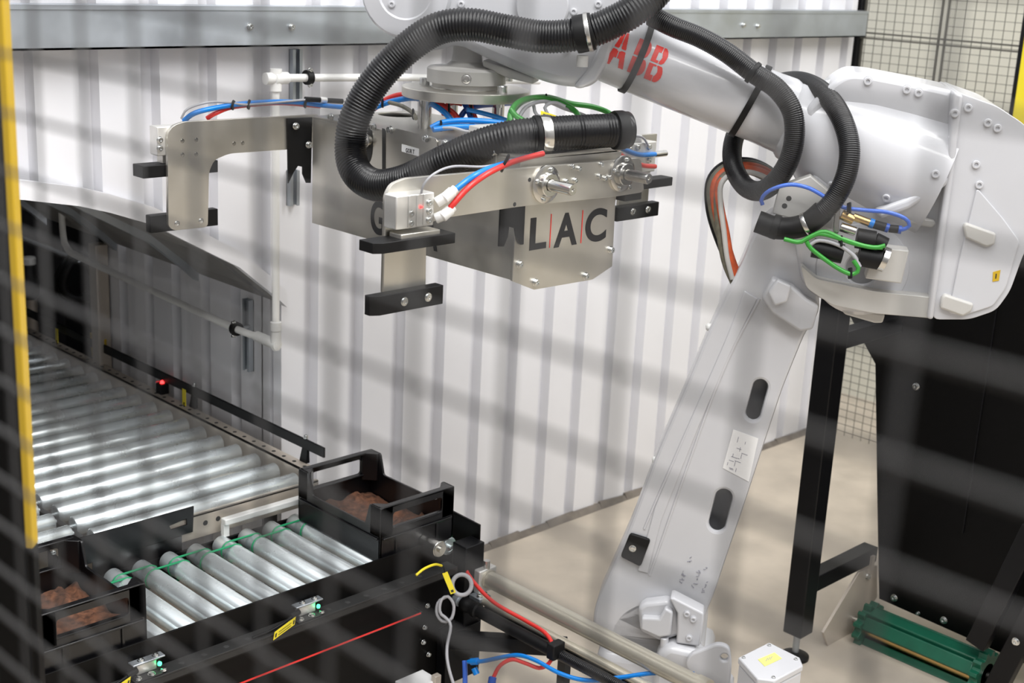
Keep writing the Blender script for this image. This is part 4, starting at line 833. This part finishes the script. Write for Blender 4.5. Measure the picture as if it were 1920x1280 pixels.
# ================================================================== GRIPPER
GX0, GX1, GY0, GY1, GZ = 2.480, 2.873, 2.474, 3.370, 1.885
g = thing('crate_gripper', (2.68, 2.92, 1.55), 'aluminium crate gripper with black jaws hanging from the robot wrist', 'gripper')
zb_ = P(965, 527, 'y', GY0).z
sp = MB().box((GX0, GY0+0.010, zb_), (GX0+0.008, GY1, GZ-0.008)).build('side_plate', 'alu', g, 0.001)
plate_px('face_plate', 'alu', 'y', GY0, (1, 0, 0), (0, 0, 1), [(976, 300), (966, 440), (961, 527), (1002, 543), (1111, 524), (1148, 499), (1154, 380), (1166, 284)], [], 0.009, g, 0.0006)
ctr = P(746, 215, 'z', GZ); cx, cy = ctr.x, ctr.y
circ = [(cx-GX0+0.062*math.cos(a), cy-GY0+0.062*math.sin(a)) for a in [2*math.pi*k/40 for k in range(40)]]
tp = plate('top_plate', 'alu', (GX0, GY0, GZ), (1, 0, 0), (0, 1, 0), [(0, 0), (GX1-GX0, 0), (GX1-GX0, GY1-GY0), (0, GY1-GY0)], [circ], 0.008, g, 0.0006)
MB().box((GX1-0.008, GY0+0.010, zb_), (GX1, GY1, GZ-0.008)).build('side_plate', 'alu', g); MB().box((GX0+0.008, GY1-0.008, zb_), (GX1-0.008, GY1, GZ-0.008)).build('back_plate', 'alu', g)
MB().box((GX0+0.010, GY0+0.02, 1.66), (GX1-0.010, GY1-0.02, 1.67)).build('inner_deck', 'alu', g)
for px, py in ((1003, 529), (1097, 517), (1144, 468), (973, 495)): bolt(g, P(px, py, 'y', GY0), (0, -1, 0), 0.009, 0.011)
def gx(px, py): return P(px, py, 'x', GX0)
# cover panels on the left face
pnl = plate_px('cover_panel', 'alu', 'x', GX0-0.004, (0, -1, 0), (0, 0, 1), rnd([(724, 236), (816, 258), (820, 266), (818, 372), (724, 345)], 4, 3), [], 0.004, g, 0.0006)
plate_px('cover_panel', 'alu', 'x', GX0-0.004, (0, -1, 0), (0, 0, 1), [(822, 262), (930, 288), (930, 372), (822, 345)], [], 0.004, g, 0.0006)
MB().prism([gx(717, 240)+Vector((-0.0006, 0, 0)), gx(723, 242)+Vector((-0.0006, 0, 0)), gx(723, 322)+Vector((-0.0006, 0, 0)), gx(717, 320)+Vector((-0.0006, 0, 0))], (-0.0006, 0, 0)).build('panel_gap', 'gap', g)
ov = [gx(690+9*math.cos(a), 268+38*math.sin(a)) for a in [2*math.pi*k/24 for k in range(24)]]
MB().prism([p_+Vector((-0.0006, 0, 0)) for p_ in ov], (-0.0008, 0, 0)).build('slot_opening', 'gap', g)
MB().lathe(gx(690, 262), (-1, 0, 0), [(0, 0.022), (0.012, 0.022), (0.014, 0.018)], 20).build('hub', 'steel', g)
for px, py in ((624, 219), (704, 238), (735, 243), (802, 259), (838, 268), (930, 285)): bolt(g, gx(px, py)+Vector((-0.004, 0, 0)), (-1, 0, 0), 0.009, 0.011)
# name strip GORT
ns = plate_px('name_strip', 'paper', 'x', GX0-0.005, (0, -1, 0), (0, 0, 1), [(753, 270), (785, 279), (785, 293), (753, 284)], [], 0.0008, g)
a0, a1 = P(761, 287, 'x', GX0-0.0052), P(778, 291, 'x', GX0-0.0052); hgt = P(761, 278, 'x', GX0-0.0052).z-P(761, 286, 'x', GX0-0.0052).z; stp = (a0.y-a1.y)/4
for i, ch_ in enumerate('GORT'): glyph(ch_, 'letter', 'print_black', Vector((GX0-0.0058, a0.y-i*stp, P(770, 287, 'x', GX0-0.005).z)), (0, -1, 0), (0, 0, 1), stp*0.82, hgt, ns, 0.02, 0.0004)
# big letters
def face_letter(ch_, x0, x1, y0, y1, k, v, u):
    xm, ym = (x0+x1)/2, (y0+y1)/2; a = P(x0, ym, k, v); b = P(x1, ym, k, v); lo = P(xm, y1, k, v).z; hi = P(xm, y0, k, v).z
    w_ = (b-a).dot(Vector(u)); o = Vector((a.x, a.y, lo)); glyph(ch_, 'letter', 'print_black', o, u, (0, 0, 1), w_, hi-lo, g, 0.028, 0.0006)
face_letter('L', 994, 1025, 407, 467, 'y', GY0-0.0004, (1, 0, 0)); face_letter('A', 1040, 1083, 399, 461, 'y', GY0-0.0004, (1, 0, 0)); face_letter('C', 1098, 1137, 391, 453, 'y', GY0-0.0004, (1, 0, 0))
face_letter('G', 695, 722, 376, 440, 'x', GX0-0.0004, (0, -1, 0)); face_letter('A', 792, 821, 402, 468, 'x', GX0-0.0004, (0, -1, 0))
for px, y0, y1 in ((1034, 401, 464), (1093, 394, 455)):
    a, b = P(px, y0, 'y', GY0-0.0004), P(px, y1, 'y', GY0-0.0004); MB().box((a.x-0.0014, GY0-0.001, b.z), (a.x+0.0014, GY0-0.0004, a.z)).build('red_bar', 'logo_red', g)
# adaptor plate, standoffs
ap = MB().lathe((FC.x, FC.y, fz-0.030), (0, 0, 1), [(0, 0.186), (0.002, 0.188), (0.026, 0.188), (0.028, 0.186)], 64).build('adaptor_plate', 'alu', g, smooth=40)
MB().lathe((FC.x, FC.y, fz-0.003), (0, 0, 1), [(0, 0.104), (0.003, 0.104)], 48).build('spacer_ring', 'steel', g)
for x, y in ((2.615, 3.01), (2.885, 2.985), (2.68, 3.09), (2.80, 3.10)):
    MB().cyl((x, y, GZ), (x, y, fz-0.030), 0.019, 22).build('standoff', 'steel', g, smooth=40)
for px, py in ((796, 155), (941, 170), (952, 148), (905, 140)):
    q = P(px, py+4, 'z', fz-0.002); MB().lathe((q.x, q.y, fz-0.002), (0, 0, 1), [(0, 0.0155), (0.018, 0.0155), (0.020, 0.014), (0.020, 0.008), (0.012, 0.007)], 18).build('cap_screw', 'bolt', ap)
MB().lathe((2.78, 2.88, fz-0.030), (0, 0, -1), [(0, 0.013), (0.02, 0.013), (0.02, 0.009), (0.04, 0.009)], 6).build('hex_nut', 'bolt', ap)
# valve manifold and rail blocks on the deck under the hose
a = P(1000, 300, 'z', GZ); b = P(1148, 283, 'z', GZ)
MB().box((2.60, 2.50, GZ), (2.90, 2.62, GZ+0.022)).build('rail_carriage', 'alu', g, 0.002); MB().box((2.62, 2.49, GZ-0.03), (2.86, 2.50, GZ+0.004)).build('rail', 'powder_grey', g)
MB().box((2.52, 2.60, GZ), (2.64, 2.72, GZ+0.05)).build('manifold', 'alu_light', g, 0.003)
MB().obox((2.745, 2.52, 1.893), ((1, 0, 0), (0, 1, 0), (0, 0, 1)), (0.30, 0.05, 0.012)).build('hose_shelf', 'alu', g, 0.002)
for i in range(9): MB().box((2.63+0.027*i, 2.486, GZ-0.02), (2.645+0.027*i, 2.49, GZ-0.004)).build('chain_link', 'rubber', g)
# --- front jaw
YJ = 2.440
fj = plate_px('jaw', 'alu', 'y', YJ, (1, 0, 0), (0, 0, 1), rnd([(724, 366), (735, 345), (761, 334), (1202, 296), (1208, 360), (1158, 368), (970, 388), (824, 410), (800, 422), (798, 556), (719, 556)], 9, 4), [], 0.012, g, 0.001)
for px, py in ((1022, 345), (1165, 325)):
    c = P(px, py, 'y', YJ)
    f_ = MB().lathe((c.x, YJ, c.z), (0, -1, 0), [(0, 0.050), (0.006, 0.050), (0.007, 0.048), (0.008, 0.032), (0.020, 0.031), (0.022, 0.029), (0.022, 0.018), (0.016, 0.017)], 36).build('bearing_flange', 'steel', fj, smooth=40)
    MB().lathe((c.x, YJ+0.6, c.z), (0, -1, 0), [(0, 0.0155), (0.695, 0.0155), (0.70, 0.0135), (0.70, 0.005), (0.695, 0.005)], 26).build('guide_rod', 'steel', g, smooth=40)
    for k in range(4): a = math.pi/4+k*math.pi/2+0.5; bolt(f_, (c.x+0.040*math.cos(a), YJ-0.007, c.z+0.040*math.sin(a)), (0, -1, 0), 0.0055, 0.006)
for px, py in ((1072, 312), (1084, 316), (1060, 340), (1077, 338), (1126, 308), (1122, 330), (1133, 334), (1142, 332), (1178, 350)): bolt(fj, P(px, py, 'y', YJ), (0, -1, 0), 0.0065, 0.008)
for px, py in ((993, 337), (965, 383)): bolt(fj, P(px, py, 'y', YJ-0.0002), (0, -1, 0), 0.0045, 0.0006, 'screw_hole', 'gap', False)
# cylinder block with fittings on the front jaw
def jaw_cylinder(x0, x1, z0, z1, y, parent, nd=(0, -1, 0)):
    t = MB().box((x0, y-0.045, z0), (x1, y, z1)).build('air_cylinder', 'alu_light', parent, 0.003); w_ = x1-x0
    for fx in (0.30, 0.52, 0.70): MB().box((x0+w_*fx, y-0.0475, z0+0.004), (x0+w_*fx+0.006, y-0.045, z1-0.002)).build('profile_rib', 'alu_light', t, 0.001)
    for fx, fz_ in ((0.38, 0.45), (0.38, 0.15), (0.86, 0.7), (0.86, 0.18), (0.86, 0.45)): bolt(t, (x0+w_*fx, y-0.045, z0+(z1-z0)*fz_), (0, -1, 0), 0.007, 0.006)
    return t
ca_, cb_ = P(742, 432, 'y', YJ-0.045), P(815, 360, 'y', YJ-0.045)
jc = jaw_cylinder(ca_.x, cb_.x, ca_.z, cb_.z, YJ, fj)
q = P(790, 388, 'y', YJ-0.048); MB().lathe((q.x, YJ-0.047, q.z), (0, -1, 0), [(0, 0.004), (0.003, 0.003), (0.004, 0.001)], 10).build('red_light', 'led_red', jc)
MB().cyl(P(775, 432, 'y', YJ-0.022), P(775, 446, 'y', YJ-0.022), 0.012).build('piston_rod', 'steel', jc)
def bar(name, px0, px1, pyt, pyb, y, dep, parent, bolts=0):
    a = P(px0, pyt, 'y', y); b = P(px1, pyb, 'y', y); zt_, zb2 = P((px0+px1)/2, pyt, 'y', y).z, P((px0+px1)/2, pyb, 'y', y).z
    o = MB().prism([(a.x-0.0, y+dep, zt_), (a.x-0.0, y+0.012, zt_), (a.x+0.022, y, zt_), (b.x, y, zt_), (b.x, y+dep, zt_)], (0, 0, zb2-zt_)).build(name, 'rubber', parent, 0.0015)
    for f_ in ((0.44, 0.78) if bolts else ()): bolt(o, (a.x+(b.x-a.x)*f_, y, (zt_+zb2)/2), (0, -1, 0), 0.009, 0.004)
    return o
bar('clamp_bar', 705, 853, 447, 467, YJ-0.062, 0.062, fj); MB().box((P(742, 440, 'y', YJ-0.03).x, YJ-0.05, P(780, 446, 'y', YJ-0.03).z), (P(815, 440, 'y', YJ-0.03).x, YJ-0.006, P(780, 432, 'y', YJ-0.03).z)).build('bar_block', 'alu', fj, 0.002)
bar('finger_bar', 699, 830, 546, 582, YJ-0.030, 0.030, fj, 1)
# --- rear jaw
YR = 3.407
rj = plate_px('jaw', 'alu', 'y', YR, (1, 0, 0), (0, 0, 1), rnd([(314, 250), (324, 236), (344, 228), (600, 214), (600, 276), (430, 288), (402, 300), (392, 322), (390, 426), (326, 432), (316, 424)], 9, 4), [], 0.012, g, 0.001)
for px, py in ((342, 264), (368, 262), (342, 290), (368, 289), (439, 269), (455, 268)): bolt(rj, P(px, py, 'y', YR-0.0002), (0, -1, 0), 0.005, 0.0008, 'screw_hole', 'steel')
for px, py in ((332, 419), (377, 414)): bolt(rj, P(px, py, 'y', YR), (0, -1, 0), 0.007, 0.003)
def rbar(px0, px1, py0, py1, y0, y1):
    a = P(px0, (py0+py1)/2, 'y', y0); b = P(px1, (py0+py1)/2, 'y', y0); zt_, zb2 = P((px0+px1)/2, py0, 'y', y0).z, P((px0+px1)/2, py1, 'y', y0).z
    return MB().box((a.x, y0, zb2), (b.x, y1, zt_)).build('finger_bar', 'rubber', rj, 0.002)
rbar(268, 409, 306, 329, YR+0.013, YR+0.07); rbar(282, 409, 398, 430, YR+0.013, YR+0.04)
a, b = P(293, 292, 'y', YR+0.02), P(316, 236, 'y', YR+0.02)
rcy = MB().box((a.x, YR+0.012, a.z), (a.x+0.11, YR+0.055, b.z)).build('air_cylinder', 'alu_light', rj, 0.003)
for py in (262, 278): bolt(rcy, P(299, py, 'y', YR+0.012), (0, -1, 0), 0.008, 0.008)
MB().cyl(P(291, 243, 'y', YR+0.03), P(301, 242, 'y', YR+0.03), 0.008).build('fitting', 'steel', rcy); MB().box((a.x+0.02, YR+0.02, P(300, 306, 'y', YR+0.02).z), (a.x+0.08, YR+0.05, a.z)).build('bar_block', 'alu', rcy)
# black notched hook plates
plate_px('hook_plate', 'rubber', 'y', GY0-0.008, (1, 0, 0), (0, 0, 1), [(940, 376), (986, 370), (982, 458), (977, 459), (968, 443), (966, 428), (955, 425), (953, 442), (945, 462), (936, 462)], [], 0.006, g, 0.0006)
hk = plate_px('hook_plate', 'rubber', 'y', YR-0.008, (1, 0, 0), (0, 0, 1), [(539, 222), (586, 220), (583, 343), (575, 343), (568, 326), (568, 313), (559, 311), (551, 323), (541, 344)], [], 0.006, g, 0.0006)
for px, py in ((554, 236), (578, 271)): bolt(hk, P(px, py, 'y', YR-0.014), (0, -1, 0), 0.009, 0.010)
# --- right hand arm of the jaws
YQ = 2.75
ra = MB().box((GX1, YQ, 1.76), (3.36, YQ+0.012, 1.86)).build('side_arm', 'alu', g, 0.001)
MB().box((3.20, YQ, 1.62), (3.34, YQ+0.012, 1.76)).build('arm_leg', 'alu', ra, 0.001)
o = MB().box((P(1158, 395, 'y', YQ-0.03).x, YQ-0.03, P(1195, 410, 'y', YQ-0.03).z), (P(1235, 395, 'y', YQ-0.03).x, YQ, P(1195, 384, 'y', YQ-0.03).z)).build('finger_bar', 'rubber', ra, 0.002)
for px, py in ((1187, 397), (1215, 393)): bolt(o, P(px, py, 'y', YQ-0.03), (0, -1, 0), 0.010, 0.004)
MB().box((P(1212, 340, 'y', YQ-0.03).x-0.1, YQ-0.05, P(1230, 349, 'y', YQ-0.03).z), (P(1252, 340, 'y', YQ-0.03).x, YQ, P(1230, 333, 'y', YQ-0.03).z)).build('clamp_bar', 'rubber', ra, 0.002)
o = MB().box((P(1168, 285, 'y', YQ-0.04).x, YQ-0.045, P(1190, 325, 'y', YQ-0.04).z), (P(1228, 285, 'y', YQ-0.04).x, YQ, P(1190, 268, 'y', YQ-0.04).z)).build('air_cylinder', 'alu_light', ra, 0.003)
for px, py in ((1180, 280), (1195, 276), (1216, 275), (1216, 300)): bolt(o, P(px, py, 'y', YQ-0.045), (0, -1, 0), 0.008, 0.008)
MB().cyl(P(1222, 290, 'y', YQ-0.03), P(1248, 287, 'y', YQ-0.03), 0.010).build('fitting', 'steel', o); MB().lathe(P(1196, 266, 'y', YQ-0.03), (0, 0, 1), [(0, 0.012), (0.02, 0.012), (0.022, 0.008)], 14).build('cap', 'white_plastic', o)
MB().box((2.88, YJ+0.014, 1.735), (2.95, YJ+0.05, 1.80)).build('jaw_bracket', 'powder_grey', fj, 0.002)
# --- tubes on the jaws
f1, f2 = P(838, 368, 'y', YJ-0.06), P(834, 402, 'y', YJ-0.06)
for q, e in ((f1, P(818, 380, 'y', YJ-0.045)), (f2, P(816, 410, 'y', YJ-0.045))):
    MB().cyl(e, q, 0.013, 16).build('elbow_fitting', 'white_plastic', fj, 0.002); d_ = (P(870, 340, 'y', YJ-0.07)-P(838, 368, 'y', YJ-0.06)).normalized(); MB().lathe(q-d_*0.012, d_, [(0, 0.010), (0.003, 0.0135), (0.03, 0.0135), (0.032, 0.011), (0.04, 0.011)], 16).build('fitting_neck', 'white_plastic', fj, smooth=40)
cable('air_tube', 'blue', [f1, P(858, 352, 'y', YJ-0.065), P(888, 330, 'y', YJ-0.065), P(920, 315, 'y', YJ-0.05), P(960, 303, 'y', YJ-0.03), P(1000, 292, 'y', YJ-0.01)], 0.0075, g)
cable('air_tube', 'red', [f2, P(852, 380, 'y', YJ-0.07), P(880, 350, 'y', YJ-0.075), P(915, 325, 'y', YJ-0.07), P(955, 306, 'y', YJ-0.05), P(990, 295, 'y', YJ-0.035), P(1018, 288, 'y', YJ-0.03)], 0.0075, g)
cable('sensor_lead', 'grey_cable', [P(790, 362, 'y', YJ-0.045), P(795, 345, 'y', YJ-0.05), P(815, 325, 'y', YJ-0.05), P(850, 312, 'y', YJ-0.03), P(910, 312, 'y', YJ-0.02), P(960, 300, 'y', YJ-0.035), P(1018, 284, 'y', YJ-0.028)], 0.003, g)
MB().obox(P(947, 306, 'y', YJ-0.05), (R_*0.5+U_, R_-U_*0.5, B_), (0.045, 0.007, 0.04)).build('cable_tie', 'rubber', g, 0.003)
YC = YR+0.005
cable('air_tube', 'blue', [P(345, 226, 'y', YR+0.04), P(365, 212, 'y', YC), P(400, 203, 'y', YC), P(450, 195, 'y', YC), P(510, 191, 'y', YC), P(560, 192, 'y', YC), P(600, 197, 'y', YC), P(650, 201, 'y', 3.3), P(700, 198, 'y', 3.2)], 0.0075, g)
cable('air_tube', 'red', [P(388, 222, 'y', YR+0.03), P(405, 212, 'y', YC+0.01), P(440, 200, 'y', YC+0.012), P(520, 193, 'y', YC+0.014), P(600, 199, 'y', YC+0.014)], 0.007, g)
cable('sensor_lead', 'grey_cable', [P(340, 222, 'y', YR+0.02), P(352, 204, 'y', YC), P(390, 192, 'y', YC), P(425, 192, 'y', YC), P(470, 196, 'y', YC-0.01), P(560, 188, 'y', YC-0.01), P(590, 186, 'y', YC)], 0.0034, g)
MB().cyl(P(572, 186, 'y', YC-0.005), P(642, 190, 'y', YC-0.02), 0.008, 14).build('plug', 'rubber', g); MB().cyl(P(600, 187, 'y', YC-0.011), P(612, 188, 'y', YC-0.014), 0.0092, 14).build('plug_ring', 'alu_light', g)
for px, py in ((437, 197), (467, 196), (573, 194)): MB().obox(P(px, py, 'y', YC-0.004), (R_*0.2+U_, R_, B_), (0.028, 0.006, 0.026)).build('cable_tie', 'rubber', g, 0.003)
# --- tubes and cables on the gripper deck
def deck(name, m_, L, r_): return cable(name, m_, [P(x, y, 'y', v) for x, y, v in L], r_, g)
deck('air_tube', 'red', [(700, 205, 3.2), (722, 188, 3.18), (750, 178, 3.14), (785, 180, 3.08), (820, 192, 3.0), (850, 212, 2.95), (862, 228, 2.93)], 0.0085)
deck('air_tube', 'blue', [(700, 202, 3.17), (735, 190, 3.14), (780, 184, 3.06), (815, 198, 2.98), (838, 215, 2.93), (850, 232, 2.91)], 0.0085)
deck('air_tube', 'blue_dark', [(860, 225, 2.95), (875, 205, 2.95), (900, 198, 2.95), (930, 195, 2.97), (975, 192, 3.0)], 0.0085)
deck('air_tube', 'blue', [(875, 205, 2.9), (905, 212, 2.88), (940, 222, 2.86), (975, 235, 2.84)], 0.007)
deck('air_tube', 'blue', [(808, 240, 2.86), (830, 230, 2.84), (870, 226, 2.8), (915, 228, 2.76), (955, 233, 2.72), (985, 240, 2.7)], 0.0085)
deck('air_tube', 'blue', [(812, 243, 2.82), (850, 238, 2.8), (890, 238, 2.76), (925, 240, 2.72)], 0.008)
deck('air_tube', 'red', [(880, 190, 2.97), (884, 205, 2.94), (892, 225, 2.92)], 0.0085); deck('air_tube', 'blue_dark', [(870, 192, 2.96), (880, 212, 2.93), (886, 232, 2.91)], 0.0085)
deck('air_tube', 'red', [(866, 195, 2.99), (850, 192, 3.0), (836, 200, 3.0), (832, 215, 2.99)], 0.0075)
deck('sensor_lead', 'olive', [(730, 192, 3.12), (752, 198, 3.05), (772, 210, 2.98), (780, 222, 2.93)], 0.006)
deck('sensor_lead', 'grey_cable', [(815, 240, 2.83), (850, 240, 2.78), (880, 247, 2.74), (915, 242, 2.70), (940, 236, 2.68)], 0.004)
for px, py, v in ((827, 236, 2.83), (842, 202, 2.95), (884, 205, 2.91), (775, 214, 2.96), (717, 192, 3.15)): MB().obox(P(px, py, 'y', v), (U_, R_, B_), (0.03, 0.006, 0.026)).build('cable_tie', 'rubber', g, 0.003)
deck('green_cable', 'green', [(962, 240, 2.66), (957, 215, 2.68), (972, 192, 2.72), (1005, 183, 2.76), (1045, 190, 2.76), (1078, 208, 2.72), (1090, 232, 2.66)], 0.0085)
deck('green_cable', 'green', [(952, 238, 2.68), (962, 208, 2.72), (985, 188, 2.77), (1025, 182, 2.8), (1070, 194, 2.8), (1110, 200, 2.78), (1142, 212, 2.74), (1156, 232, 2.68)], 0.0085)
deck('green_cable', 'green', [(958, 205, 2.68), (968, 218, 2.66), (985, 228, 2.64), (1000, 240, 2.62)], 0.008)
deck('sensor_lead', 'grey_cable', [(970, 225, 2.70), (988, 200, 2.73), (1022, 190, 2.74), (1060, 204, 2.74), (1095, 216, 2.72), (1115, 228, 2.68)], 0.0055)
deck('sensor_lead', 'grey_cable', [(1000, 195, 2.76), (1006, 215, 2.74), (1030, 222, 2.73), (1080, 222, 2.72), (1100, 232, 2.68)], 0.005)
deck('sensor_lead', 'grey_cable', [(1060, 200, 2.70), (1040, 192, 2.72), (1022, 200, 2.72), (1028, 216, 2.70)], 0.005)
for px, py, v in ((1024, 188, 2.77),): MB().obox(P(px, py, 'y', v), (U_, R_, B_), (0.035, 0.006, 0.03)).build('cable_tie', 'rubber', g, 0.003)
a, b = P(1014, 214, 'y', 2.66), P(1058, 228, 'y', 2.65); w_ = U_*0.010; tg = MB().prism([a-w_, a+w_, b+w_, b-w_], B_*-0.0015).build('yellow_tag', 'tag_yellow', g)
for k in range(2): s0 = a.lerp(b, 0.35)+w_*(0.25-0.7*k)+B_*0.0003; s1 = a.lerp(b, 0.88)+w_*(0.25-0.7*k)+B_*0.0003; MB().prism([s0, s1, s1+w_*0.3, s0+w_*0.3], B_*0.0003).build('print_line', 'print_black', tg)
MB().prism([a.lerp(b, 0.1)-w_*0.4+B_*0.0003, a.lerp(b, 0.2)-w_*0.4+B_*0.0003, a.lerp(b, 0.2)+w_*0.4+B_*0.0003, a.lerp(b, 0.1)+w_*0.4+B_*0.0003], B_*0.0003).build('print_mark', 'print_black', tg)
deck('air_tube', 'blue', [(1150, 270, 2.62), (1175, 282, 2.66), (1200, 290, 2.68), (1228, 289, 2.70)], 0.0075)
deck('air_tube', 'red', [(1155, 285, 2.6), (1180, 300, 2.62), (1205, 310, 2.64), (1228, 312, 2.66)], 0.0075)
deck('sensor_lead', 'grey_cable', [(1160, 268, 2.66), (1185, 256, 2.70), (1205, 258, 2.70), (1215, 272, 2.70)], 0.0035)
# ================================================================== INCLINED BELT CONVEYOR / CHUTE ON THE RIGHT
LF = P(1490, 1232, 'z', 0.0); LY = LF.y
hp_ = thing('chute_machine', (LF.x+0.4, LY-0.4, 0), 'tall black chute machine on legs with a green toothed roller at its foot', 'machine')
lx = LF.x
ztop_ = P(1560, 560, 'y', LY).z
MB().box((lx-0.038, LY-0.038, 0.10), (lx+0.038, LY+0.038, 2.0)).build('leg', 'powder', hp_, 0.004)
MB().cyl((lx, LY, 0.02), (lx, LY, 0.10), 0.012).build('foot_screw', 'galv', hp_); MB().lathe((lx, LY, 0), (0, 0, 1), [(0, 0.05), (0.012, 0.05), (0.022, 0.03), (0.025, 0.014)], 22).build('foot_pad', 'rubber', hp_)
HX = P(1642, 900, 'y', LY).x
zbr = P(1640, 1030, 'y', LY).z
MB().box((lx+0.038, LY-0.03, zbr-0.03), (HX+0.03, LY+0.03, zbr+0.03)).build('brace', 'powder', hp_, 0.003)
zu = P(1600, 628, 'y', LY).z; MB().box((lx+0.038, LY-0.025, zu-0.03), (HX+0.03, LY+0.025, zu+0.03)).build('brace', 'powder', hp_, 0.003)
# black front sheet: faces the camera side, edges read in its own plane
HXp = HX
cs = plate_px('chute_sheet', 'panel_black', 'x', HXp, (0, -1, 0), (0, 0, 1), [(1592, 590), (1641, 682), (1648, 1122), (1832, 1204), (2250, 1390), (2250, 600), (1900, 450), (1592, 440)], [], 0.008, hp_, 0.001)
for px, py in ((1677, 1120), (1770, 1162), (1722, 1149), (1718, 724)): bolt(cs, P(px, py, 'x', HXp), (-1, 0, 0), 0.011 if py != 1149 else 0.006, 0.010)
sx = P(1806, 1000, 'x', HXp)
MB().box((HXp-0.006, sx.y-0.002, 0.5), (HXp-0.001, sx.y+0.002, 1.9)).build('sheet_seam', 'powder', cs)
MB().box((HXp+0.008, LY-0.9, 0.42), (HXp+0.4, LY-0.05, P(1900, 470, 'x', HXp).z)).build('hopper_body', 'panel_black', hp_, 0.01)
# slanted frame members on the right
for off, (ax_, ay_), (bx_, by_) in ((0.0, (1838, 1196), (1935, 1000)), (0.0, (1862, 1300), (1945, 1140))):
    a, b = P(ax_, ay_, 'x', HXp-0.12), P(bx_, by_, 'x', HXp-0.12); d_ = (b-a).normalized(); n_ = d_.cross(Vector((1, 0, 0))).normalized()
    MB().obox((a+b)/2, (d_, n_, Vector((1, 0, 0))), ((b-a).length+0.05, 0.07, 0.05)).build('slant_bar', 'powder', hp_, 0.003)
MB().box((HXp-0.10, P(1900, 1200, 'x', HXp-0.1).y-0.2, 0), (HXp-0.04, P(1900, 1200, 'x', HXp-0.1).y-0.14, 1.2)).build('leg', 'powder', hp_, 0.003)
bolt(hp_, P(1905, 1202, 'x', HXp-0.146), (-1, 0, 0), 0.011, 0.01)
# green toothed roller along the foot
r0, r1 = P(1622, 1166, 'x', HXp-0.08), P(1850, 1270, 'x', HXp-0.08); zr = (r0.z+r1.z)/2; RR = 0.075
gr_ = thing('toothed_roller', ((r0.x), (r0.y+r1.y)/2, zr-RR), 'dark green toothed roller with pale brass core at the chute foot', 'roller')
Lr = r0.y-r1.y
MB().lathe((r0.x, r0.y, zr), (0, -1, 0), [(0, 0.045), (Lr, 0.045)], 28).build('core', 'brass', gr_, smooth=40)
for k in range(8):
    a = 2*math.pi*k/8+0.25; c_, s_ = math.cos(a), math.sin(a)
    if k == 4: continue
    MB().prism([(r0.x+c_*0.046-s_*0.026, r0.y-0.03, zr+s_*0.046+c_*0.026), (r0.x+c_*0.046+s_*0.026, r0.y-0.03, zr+s_*0.046-c_*0.026), (r0.x+c_*RR+s_*0.024, r0.y-0.03, zr+s_*RR-c_*0.024), (r0.x+c_*RR-s_*0.024, r0.y-0.03, zr+s_*RR+c_*0.024)], (0, -(Lr-0.06), 0)).build('belt_slat', 'green_roller', gr_, 0.004)
for yy in (r0.y, r0.y-Lr+0.03):
    vs = []; N = 12
    for k in range(N*4):
        a = 2*math.pi*k/(N*4); r = RR*(1.22 if k % 4 in (1, 2) else 0.98); vs.append((r0.x+r*math.cos(a), yy, zr+r*math.sin(a)))
    MB().prism(vs, (0, -0.03, 0)).build('sprocket', 'green_roller', gr_, 0.001)
MB().cyl((r0.x, r0.y+0.08, zr), (r0.x, r1.y-0.1, zr), 0.014).build('shaft', 'steel', gr_)
# pale side bracket of the roller
sb = thing('roller_bracket', (HXp-0.1, r0.y+0.05, 0.15), 'slanted pale metal bracket beside the green roller', 'bracket')
yk = r0.y+0.045
plate_px('plate', 'beige', 'y', yk, (1, 0, 0), (0, 0, 1), [(1612, 1072), (1645, 1060), (1645, 1118), (1592, 1196), (1585, 1222), (1552, 1210), (1544, 1186)], [], 0.01, sb, 0.001)
MB().box((HXp-0.02, yk-0.01, P(1640, 1060, 'y', yk).z-0.02), (HXp-0.001, yk+0.06, P(1640, 1060, 'y', yk).z+0.05)).build('tab', 'beige', sb)
bolt(sb, P(1627, 1080, 'y', yk), (0, -1, 0), 0.012, 0.01)
